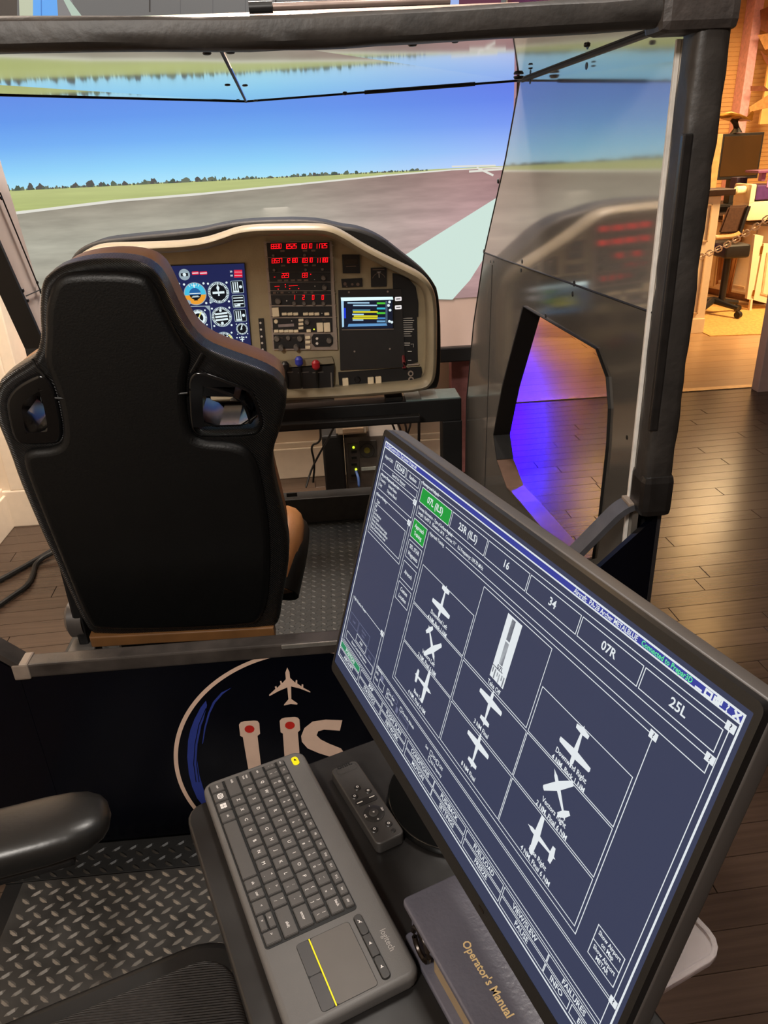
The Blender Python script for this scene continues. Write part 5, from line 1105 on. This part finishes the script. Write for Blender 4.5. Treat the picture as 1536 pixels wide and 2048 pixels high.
for i, (s, t) in enumerate(zip(('POSITION', 'MAP', 'FLIGHT PLAN', 'CONDITIONS', 'PUSHBACK', 'FUEL/LOAD', 'VIEW/SLEW', 'FAILURES'), ('AIRCRAFT', 'STATISTICS', 'NETWORK', 'MOTION', 'SETTINGS', 'FREEZE', 'PAUSE', 'INFO'))):
    ur(xs_[i], .926, xe[i], .954); ut(s, (xs_[i] + xe[i]) / 2, .940, .0165)
    if i < 7: ur(xs_[i], .960, xe[i], .989); ut(t, (xs_[i] + xe[i]) / 2, .9745, .0165)
ur(.875, .960, .933, .989); ut('INFO', .904, .9745, .0165); ur(.938, .960, .997, .989); ut('EXIT', .967, .9745, .0165)
ul(0, .918, .996, .918, LW)
ut('FS-FlightControl v5.6.1- Test License: 10 days left', .006, .011, .0125, 'LEFT', xs=.8); ut('Aircraft:  PA-28 Archer METALBLUE', .693, .012, .0135, 'LEFT', xs=.86); ut('Connected to Prepar3D', .836, .012, .0135, 'LEFT', scr_m, .86)
ul(.931, .017, .939, .017, .0014); ur(.945, .006, .954, .018, .0014); ur(.959, .008, .966, .018, .0016); ur(.962, .004, .969, .014, .0012); ut('?', .978, .012, .017); ul(.988, .005, .995, .018, .0016); ul(.988, .018, .995, .005, .0016)
for m, L in TX.items(): f.text(L, m, .00015, .02)
f.done('screen_graphics', screen, kind='stuff')
f = Flat(FM @ Matrix.Translation((0, 0, .0012))); f.text([('', 0, 0, .01, 'LEFT')], scr_w) if False else None
bm = bmesh.new(); c = m_(.72, 1.075); link('power_led', bx((c[0] - .004, c[1] - .001, .0008), (c[0] + .004, c[1] + .001, .0014), M=FM), mat('dark_ring', (40, 32, 26), .3), mon)
# ------------------------------------------------------------------ clear acrylic tray at the desk's right edge
ac = thing('acrylic_tray', 'clear acrylic tray with rounded corners on the desk edge beside the monitor', 'tray', (.29, .45, DZ))
acm = mat('clear_acrylic', (236, 226, 224), .06, var=0, trans=.75, ior=1.45)
FA = frame(DO, E1, E2)
tr = link('tray_top', plate_mesh([rrect(.335, .262, .475, .424, .022)], FA @ Matrix.Translation((0, 0, .05)), .0015, .0008), acm, ac, smooth=True, auto=40)
link('tray_rim', plate_mesh([rrect(.333, .262, .477, .427, .024), rrect(.337, .266, .473, .423, .02)], FA @ Matrix.Translation((0, 0, .053)), .003, .0008), acm, ac, smooth=True, auto=40)
link('tray_floor', plate_mesh([rrect(.345, .265, .475, .35, .02)], FA @ Matrix.Translation((0, 0, .003)), .0018, .0008), acm, ac, smooth=True, auto=40)
for u, v in ((.36, .335), (.455, .335), (.36, .28), (.455, .28)):
    bm = bmesh.new(); cyl(bm, FA @ Vector((u, v, .004)), FA @ Vector((u, v, .049)), .004, 10); link('tray_leg', bm, acm, ac, smooth=True)
# ------------------------------------------------------------------ operator's chair
ch = thing('office_chair', 'black mesh office chair with padded armrest in the lower left foreground', 'chair', (-.36, .40, .0905))
mesh_f = mat('chair_mesh', (44, 40, 38), .55, var=.3, vs=120); wave_bump(mesh_f, 90, 1., 'Y', .004)
CX_ = Vector((-.94, -.341, 0)).normalized(); CY_ = Vector((.341, -.94, 0)).normalized(); CO = Vector((-.185, .735, .505)); 
FCh = frame(CO, CY_, -CX_)
FCh2 = frame(CO, CX_, CY_); 
so = rrect(.0, .0, .50, .48, .085, 8)
Fs = frame(CO, CX_, -CY_) if CX_.cross(CY_).z < 0 else FCh2
sgn = -1 if CX_.cross(CY_).z < 0 else 1
so = [(a, b * sgn) for a, b in so]; so = so if sgn > 0 else so[::-1]
link('seat_rim', plate_mesh([inset(so, .014)], Fs @ Matrix.Translation((0, 0, -.018)), .016, .014, 4), mat('chair_rim', (10, 10, 10), .5, var=0), ch, smooth=True, auto=60)
link('seat_mesh', plate_mesh([inset(so, .045)], Fs @ Matrix.Translation((0, 0, .006)), .002, .012, 4), mesh_f, ch, smooth=True, auto=60)
arm_m = mat('armrest_pad', (25, 24, 23), .36, var=.1, vs=20, bump=.12, bs=120)
e_ = atz(222, 1628, .71); w_ = atz(-20, 1690, .71); ad = (w_ - e_).normalized(); aq = Vector((-ad.y, ad.x, 0))
bm = bmesh.new(); rings = []
for t, k in ((0, .05), (.004, .42), (.012, .66), (.028, .86), (.05, .96), (.08, 1), (.16, 1), (.30, 1), (.36, .95), (.385, .7), (.392, .2)):
    c = e_ + ad * t; rings.append([bm.verts.new(c + aq * math.copysign(abs(math.cos(q)) ** .65, math.cos(q)) * .048 * k + Vector((0, 0, math.copysign(abs(math.sin(q)) ** .7, math.sin(q)) * .027 * k))) for q in [2 * math.pi * i / 24 for i in range(24)]])
for A, B in zip(rings, rings[1:]):
    for k in range(24): bm.faces.new((A[k], A[(k + 1) % 24], B[(k + 1) % 24], B[k]))
bm.faces.new(rings[0][::-1]); bm.faces.new(rings[-1]); bmesh.ops.recalc_face_normals(bm, faces=bm.faces[:])
pad = link('armrest_pad', bm, arm_m, ch, smooth=True, auto=80)
link('armrest_plate', bx((.05, -.035, -.04), (.33, .035, -.024), .006, frame(e_, ad, aq)), black_pl, ch)
q = e_ + ad * .24; bm = bmesh.new(); tube(bm, smooth_line([q + Vector((0, 0, -.03)), q + Vector((0, 0, -.2)), Vector((q.x, q.y, .47)), Vector((-.45, .48, .455))], 2), .02, 12); link('armrest_post', bm, black_pl, ch, smooth=True)
sc = CO + CX_ * .25 + CY_ * .24
link('seat_mechanism', bx((sc.x - .1, sc.y - .1, .435), (sc.x + .1, sc.y + .1, .475), .01), black_pl, ch)
bm = bmesh.new(); cyl(bm, (sc.x, sc.y, .15), (sc.x, sc.y, .44), .026, 16); link('gas_column', bm, black_met, ch, smooth=True)
for k in range(5):
    t = math.radians(20 + 72 * k); d = Vector((math.cos(t), math.sin(t), 0)); p = Vector((sc.x, sc.y, 0))
    bm = bmesh.new(); tube(bm, [p + Vector((0, 0, .19)), p + d * .1 + Vector((0, 0, .185)), p + d * .25 + Vector((0, 0, .155))], [.026, .022, .014], 10); lg = link('base_leg', bm, black_pl, ch, smooth=True)
    bm = bmesh.new(); s = Vector((-d.y, d.x, 0)) * .02; c = p + d * .25 + Vector((0, 0,   .0945 + .026)); cyl(bm, c - s, c + s, .026, 14); link('caster', bm, black_pl, lg, smooth=True)
# ------------------------------------------------------------------ office beyond the cab, right of the frame
def V(px, py, y): return aty(px, py, y)
cream = mat('office_cream', (236, 214, 176), .5, var=.03); offdark = mat('office_dark', (26, 22, 20), .5)
hw = thing('half_wall', 'cream panelled half wall with a dark cap at the office entrance', 'half wall', (2.7, 6.17, 0))
xr = V(1442, 400, 6.1).x; zt = V(1420, 392, 6.1).z
link('wall_body', bx((2.2, 6.1, 0), (xr, 6.26, zt), .004), cream, hw)
link('cap', bx((2.17, 6.06, zt), (xr + .09, 6.30, zt + .045), .006), mat('dark_cap_wood', (52, 34, 24), .4), hw)
link('skirting', bx((2.2, 6.085, 0), (xr, 6.1, .12), .004), cream, hw)
def recess(x0, x1, z0, z1, y, par, m):
    for a in (((x0, z0), (x1, z0 + .012)), ((x0, z1 - .012), (x1, z1)), ((x0, z0), (x0 + .012, z1)), ((x1 - .012, z0), (x1, z1))):
        link('panel_moulding', bx((a[0][0], y - .012, a[0][1]), (a[1][0], y, a[1][1]), .003), m, par)
shade_cream = mat('office_cream_mould', (206, 172, 128), .5)
xm = V(1412, 500, 6.1).x
recess(2.28, xm - .0, .72, 1.0, 6.1, hw, shade_cream); recess(2.28, xm, .16, .64, 6.1, hw, shade_cream)
dp = thing('display_case', 'slim upright panel lit purple beside the large dark office screen', 'display', tuple(V(1416, 382, 7.4)))
a, b = V(1395, 384, 7.4), V(1436, 268, 7.4)
link('frame', bx((a.x, 7.4, 0), (b.x + .05, 7.5, b.z), .004), mat('tan_frame', (206, 160, 100), .5), dp)
link('glow_panel', bx((a.x + .03, 7.392, .95), (b.x - .03, 7.4, b.z - .02), .002), mat('purple_panel', (116, 84, 166), .4, emit=.8), dp)
c = V(1423, 271, 7.39); bm = bmesh.new(); tube(bm, [(c.x, 7.392, c.z), (c.x, 7.385, c.z)], .02, 12); link('indicator', bm, mat('blue_glow', (30, 4, 255), .4, emit=1), dp)
tv = thing('wall_screen', 'large dark brown screen standing on the office desk below the jet statue', 'screen', tuple(V(1480, 420, 8.1)))
a, b = V(1434, 354, 8.1), V(1529, 266, 8.1)
link('case', bx((a.x, 8.1, a.z - .03), (b.x, 8.16, b.z + .01), .006), offdark, tv)
link('glass', bx((a.x + .02, 8.094, a.z), (b.x - .02, 8.1, b.z - .015), .002), mat('brown_glass', (70, 48, 22), .3, var=.1, vs=2), tv)
link('stand', bx((a.x + .15, 8.08, .83), (b.x - .15, 8.20, a.z - .03), .006), offdark, tv)
js = thing('jet_statue', 'bronze jet aircraft statue on a curved dark stand above the office screen', 'statue', tuple(V(1470, 266, 8.13)))
brz = mat('bronze', (150, 104, 40), .3, metal=.8, var=.3, vs=20)
q = lambda px, py: V(px, py, 8.13)
bm = bmesh.new(); tube(bm, [q(1431, 232), q(1444, 231), q(1460, 229), q(1478, 233), q(1500, 240)], [.006, .02, .028, .024, .014], 10); link('fuselage', bm, brz, js, smooth=True)
bm = bmesh.new(); prism(bm, [q(1458, 234), q(1484, 240), q(1480, 243), q(1462, 238)], (0, -.22, 0)); link('wing', bm, brz, js)
bm = bmesh.new(); prism(bm, [q(1458, 232), q(1484, 238), q(1480, 241), q(1462, 236)], (0, .22, 0)); link('wing', bm, brz, js)
bm = bmesh.new(); prism(bm, [q(1492, 236), q(1505, 222), q(1508, 224), q(1504, 242)], (0, .012, 0)); link('tail_fin', bm, brz, js)
bm = bmesh.new(); tube(bm, [q(1466, 238), q(1471, 246), q(1473, 256), q(1472, 266)], [.03, .028, .03, .06], 10); link('stand', bm, offdark, js, smooth=True)
# wall pieces and picture
struct('trim_4', bx((V(1503, 60, 9.3).x, 9.3, 0), (V(1521, 60, 9.3).x, 9.5, 2.8), .01), mat('rose_pillar', (240, 186, 196), .6))
wp = thing('wall_picture', 'large sepia wall picture in yellow and brown at the right edge', 'picture', tuple(V(1525, 250, 9.2)))
a, b = V(1497, 250, 9.2), V(1600, -120, 9.2)
link('board', bx((a.x + .12, 9.18, a.z), (b.x, 9.22, 2.6), .004), mat('sepia_pale', (244, 206, 128), .6, var=.12, vs=6), wp)
f = Flat(frame((0, 9.178, 0), (1, 0, 0), (0, 0, 1))); g2 = lambda px, py: (lambda v: (v.x, v.z))(aty(px, py, 9.178))
sb = mat('sepia_brown', (130, 74, 48), .6, var=.2); so_ = mat('sepia_tan', (214, 158, 96), .6, var=.2)
for p in ([(1520, 20), (1536, 14), (1560, 60), (1536, 66), (1522, 60)], [(1501, 172), (1528, 172), (1540, 182), (1501, 182)], [(1520, 100), (1536, 116), (1560, 140), (1550, 146), (1530, 124)]): f.poly([g2(*t) for t in p], sb)
for p in ([(1498, 214), (1536, 190), (1560, 196), (1540, 214), (1500, 224)], [(1515, 70), (1540, 66), (1560, 90), (1530, 100)]): f.poly([g2(*t) for t in p], so_, .001)
f.done('sepia_print', wp, kind='stuff')
# desk run: white cabinets seen at an angle, brown cloth over the front
c0, c1 = atz(1392, 584, 0), atz(1528, 611, 0)
cdv = (c1 - c0); cdv.z = 0; cdu = cdv.normalized(); cn = Vector((cdu.y, -cdu.x, 0)); 
if cn.dot(Vector((1, 1, 0))) < 0: cn = -cn
FCab = frame(c0, cdu, cn)
L = cdv.length
cab2 = thing('desk_cabinet', 'white panelled desk cabinet standing behind the office rug', 'cabinet', tuple(c0))
link('body', bx((0, .02, .06), (L, .5, .72), .004, FCab), cream, cab2)
link('toe_kick', bx((0.02, .05, 0), (L - .02, .48, .06), .002, FCab), mat('tan_toe_kick', (150, 104, 62), .6), cab2)
link('desk_top', bx((-.03, -.02, .72), (L + .03, .53, .76), .006, FCab), mat('dark_cap_wood', (52, 34, 24), .4), cab2)
nd = 4
for k in range(nd):
    d_ = link('door', bx((L * k / nd + .01, 0, .08), (L * (k + 1) / nd - .01, .02, .70), .004, FCab), cream, cab2)
    link('door_rail', bx((L * k / nd + .04, -.006, .12), (L * (k + 1) / nd - .04, 0, .14), .003, FCab), shade_cream, d_)
cl = bmesh.new(); n = 40; r0 = []; r1 = []
for i in range(n + 1):
    t = i / n; w_ = .02 * math.sin(t * 34) + .012 * math.sin(t * 61)
    r0.append(cl.verts.new(FCab @ Vector((L * (.30 + .32 * t), -.045 + w_ * .4, .775)))); r1.append(cl.verts.new(FCab @ Vector((L * (.34 + .22 * t), -.05 + w_, .12 + .06 * math.sin(t * 5)))))
for i in range(n): cl.faces.new((r0[i], r0[i + 1], r1[i + 1], r1[i]))
o = link('brown_cloth', cl, mat('brown_satin', (150, 98, 52), .35, var=.2, vs=8), None, smooth=True); md = o.modifiers.new('t', 'SOLIDIFY'); md.thickness = .006
props(o, 'draped brown satin cloth hanging over the white desk cabinet', 'cloth')
# things on the desk
pr = thing('printer', 'cream office printer with a purple lit lid at the right edge', 'printer', tuple(V(1515, 440, 7.0)))
a, b = V(1494, 432, 7.0), V(1560, 366, 7.0)
zb_ = .765
link('body', bx((a.x, 7.0, zb_), (b.x, 7.3, a.z + .12), .02), cream, pr, smooth=True)
link('side_wall', bx((a.x, 7.0, a.z + .10), (a.x + .05, 7.3, b.z), .012), cream, pr)
link('lid', bx((a.x + .05, 6.992, a.z + .13), (b.x, 7.28, b.z - .01), .008), mat('purple_lid', (84, 52, 108), .35), pr)
link('paper_label', bx((a.x + .13, 6.986, a.z + .23), (a.x + .21, 6.993, a.z + .31), .001), mat('pink_paper', (206, 120, 170), .6), pr)
ls = thing('shelf_stand', 'purple topped little stand above the printer at the right edge', 'stand', tuple(V(1530, 365, 7.1)))
a, b = V(1507, 346, 7.1), V(1570, 338, 7.1)
link('top', bx((a.x, 7.02, a.z), (b.x, 7.25, b.z), .004), mat('purple_shelf', (120, 70, 110), .4), ls); c = V(1526, 365, 7.1)
link('neck', bx((c.x - .02, 7.1, c.z + .012), (c.x + .02, 7.16, a.z), .006), mat('pink_neck', (200, 130, 170), .4), ls)
pb = thing('dark_box', 'dark violet box with small labels below the brown office screen', 'box', tuple(V(1485, 386, 7.3)))
a, b = V(1470, 384, 7.3), V(1496, 354, 7.3); link('body', bx((a.x, 7.3, a.z - .02), (b.x, 7.42, b.z), .006), mat('violet_box', (40, 26, 52), .5), pb)
for px in (1484, 1471): c = V(px + 2, 378, 7.29); link('label', bx((c.x - .02, 7.296, c.z - .03), (c.x + .02, 7.3, c.z + .03), .001), mat('grey_label', (126, 116, 126), .6), pb)
ro = props(link('paper_roll', tube(bmesh.new(), [V(1468, 381, 7.1), V(1472, 381, 7.1), V(1487, 380, 7.1), V(1494, 380, 7.1)], [.02, .035, .035, .03], 12), mat('cream_roll', (244, 226, 176), .6), None, smooth=True), 'small cream paper roll lying left of the printer', 'paper roll')
bk_ = thing('dark_cabinet', 'black cabinet under the brown office screen behind the office chair', 'cabinet', (V(1440, 430, 8.0).x, 8.0, 0))
a, b = V(1426, 470, 8.0), V(1500, 362, 8.0); link('body', bx((a.x + .02, 8.14, 0), (b.x + .3, 8.5, .80), .004), offdark, bk_); link('top', bx((a.x, 8.06, .80), (b.x + .32, 8.52, .83), .004), offdark, bk_)
# mesh office chair
YO = 6.75
oc = thing('mesh_chair', 'black mesh task chair with wheels parked at the far office desk', 'chair', (V(1445, 600, YO).x, YO, 0))
bmesh_m = mat('far_chair_mesh', (72, 48, 34), .5, var=.2, vs=60); bp_ = mat('far_chair_black', (20, 16, 14), .5)
bm = bmesh.new(); prism(bm, [V(1458, 412, YO), V(1497, 410, YO), V(1479, 466, YO), V(1437, 468, YO)], (.02, .05, 0)); bmesh.ops.bevel(bm, geom=bm.edges[:], offset=.015, segments=2, affect='EDGES'); link('backrest', bm, bmesh_m, oc, smooth=True)
bm = bmesh.new(); tube(bm, [V(1498, 412, YO - .02), V(1488, 440, YO - .02), V(1480, 466, YO - .02)], .018, 8); link('back_frame', bm, bp_, oc, smooth=True)
bm = bmesh.new(); tube(bm, smooth_line([V(1430, 475, YO - .05), V(1450, 474, YO - .05), V(1470, 472, YO - .04), V(1484, 462, YO)], 2), .02, 8); link('armrest', bm, mat('far_arm', (190, 140, 84), .4), oc, smooth=True)
a, b = V(1428, 508, YO), V(1480, 490, YO); link('seat', bx((a.x, YO - .2, a.z - .02), (b.x, YO + .25, b.z + .03), .03, seg=3), bp_, oc, smooth=True)
c = V(1452, 540, YO); bm = bmesh.new(); cyl(bm, (c.x, YO, .12), (c.x, YO, a.z), .03, 12); link('gas_column', bm, bp_, oc, smooth=True)
for k in range(5):
    t = math.radians(10 + 72 * k); d = Vector((math.cos(t), math.sin(t), 0)); p = Vector((c.x - .08, YO, 0))
    bm = bmesh.new(); tube(bm, [p + Vector((.08 * (1 if False else 0), 0, .13)), p + d * .26 + Vector((0, 0, .09))], [.03, .02], 8); lg = link('base_leg', bm, bp_, oc)
    bm = bmesh.new(); s = Vector((-d.y, d.x, 0)) * .02; w_ = p + d * .27 + Vector((0, 0, .038)); cyl(bm, w_ - s, w_ + s, .03, 12); link('caster', bm, bp_, lg, smooth=True)
# rug
rg = bmesh.new(); prism(rg, [atz(px, py, .0) for px, py in ((1401, 664), (1420, 673), (1560, 668), (1560, 625), (1530, 612), (1408, 610))], (0, 0, .006))
props(link('rug', rg, mat('tan_rug', (206, 156, 84), .9, var=.2, vs=40, bump=.6, bs=120), None), 'flat tan woven rug on the pale office floor', 'rug')
# folding gate
fg = thing('folding_gate', 'cream folding gate with brass hinges right of the brown cloth', 'gate', tuple(atz(1503, 624, 0)))
YG = atz(1503, 622, 0).y
a, b = V(1500, 590, YG), V(1526, 470, YG)
def gp(name, pts, th, m, y=YG): bm = bmesh.new(); prism(bm, [V(px, py, y) for px, py in pts], (0, th, 0)); return link(name, bm, m, fg)
gp('gate_post', [(1494, 598), (1504, 600), (1527, 472), (1518, 470), (1510, 470)], .04, cream)
gp('gate_leaf', [(1507, 600), (1560, 614), (1575, 490), (1528, 487)], .04, cream, YG + .02)
gp('gate_leg', [(1499, 622), (1503, 622), (1506, 598), (1502, 598)], .03, cream)
brass = mat('brass_hinge', (150, 96, 30), .35, metal=.7)
for p in ([(1519, 508), (1523, 508), (1526, 492), (1522, 492)], [(1503, 592), (1507, 592), (1509, 580), (1506, 580)]): gp('hinge', p, -.01, brass)
for p in ([(1522, 585), (1526, 585), (1537, 505), (1533, 505)], [(1520, 588), (1545, 595), (1545, 592), (1521, 585)]): gp('leaf_moulding', p, -.008, shade_cream, YG + .02)
# plastic chain
cn_ = thing('plastic_chain', 'pale plastic barrier chain slung across the office entrance', 'chain', tuple(V(1394, 517, 6.05)))
P0, P1 = V(1392, 517, 6.05), V(1560, 418, 5.3); nl = 18; src = None
for k in range(nl):
    t = (k + .5) / nl; p = P0.lerp(P1, t) - Vector((0, 0, .10 * 4 * t * (1 - t) * .35)); t2 = t + .01; p2 = P0.lerp(P1, t2) - Vector((0, 0, .10 * 4 * t2 * (1 - t2) * .35))
    if src is None:
        l_ = (P1 - P0).length / nl * .68; bm = bmesh.new(); tube(bm, [(x, y, 0) for x, y in rrect(-l_, -.019, l_, (.019), .017, 3)], .0048, 6, closed=True); src = link('chain_link', bm, mat('pale_chain', (226, 206, 184), .5), cn_, smooth=True); o = src
    else: o = src.copy(); COL.objects.link(o)
    o.parent = cn_; o.location = p - worg(cn_); q_ = (p2 - p).normalized().to_track_quat('X', 'Z'); o.rotation_euler = (q_.to_matrix() @ Matrix.Rotation(math.radians(90 * (k % 2) + 20), 3, 'X')).to_euler()
link('hook', bx(tuple(P0 + Vector((-.03, .02, -.03))), tuple(P0 + Vector((.01, .06, .01))), .004), mat('pale_chain', (226, 206, 184), .5), cn_)
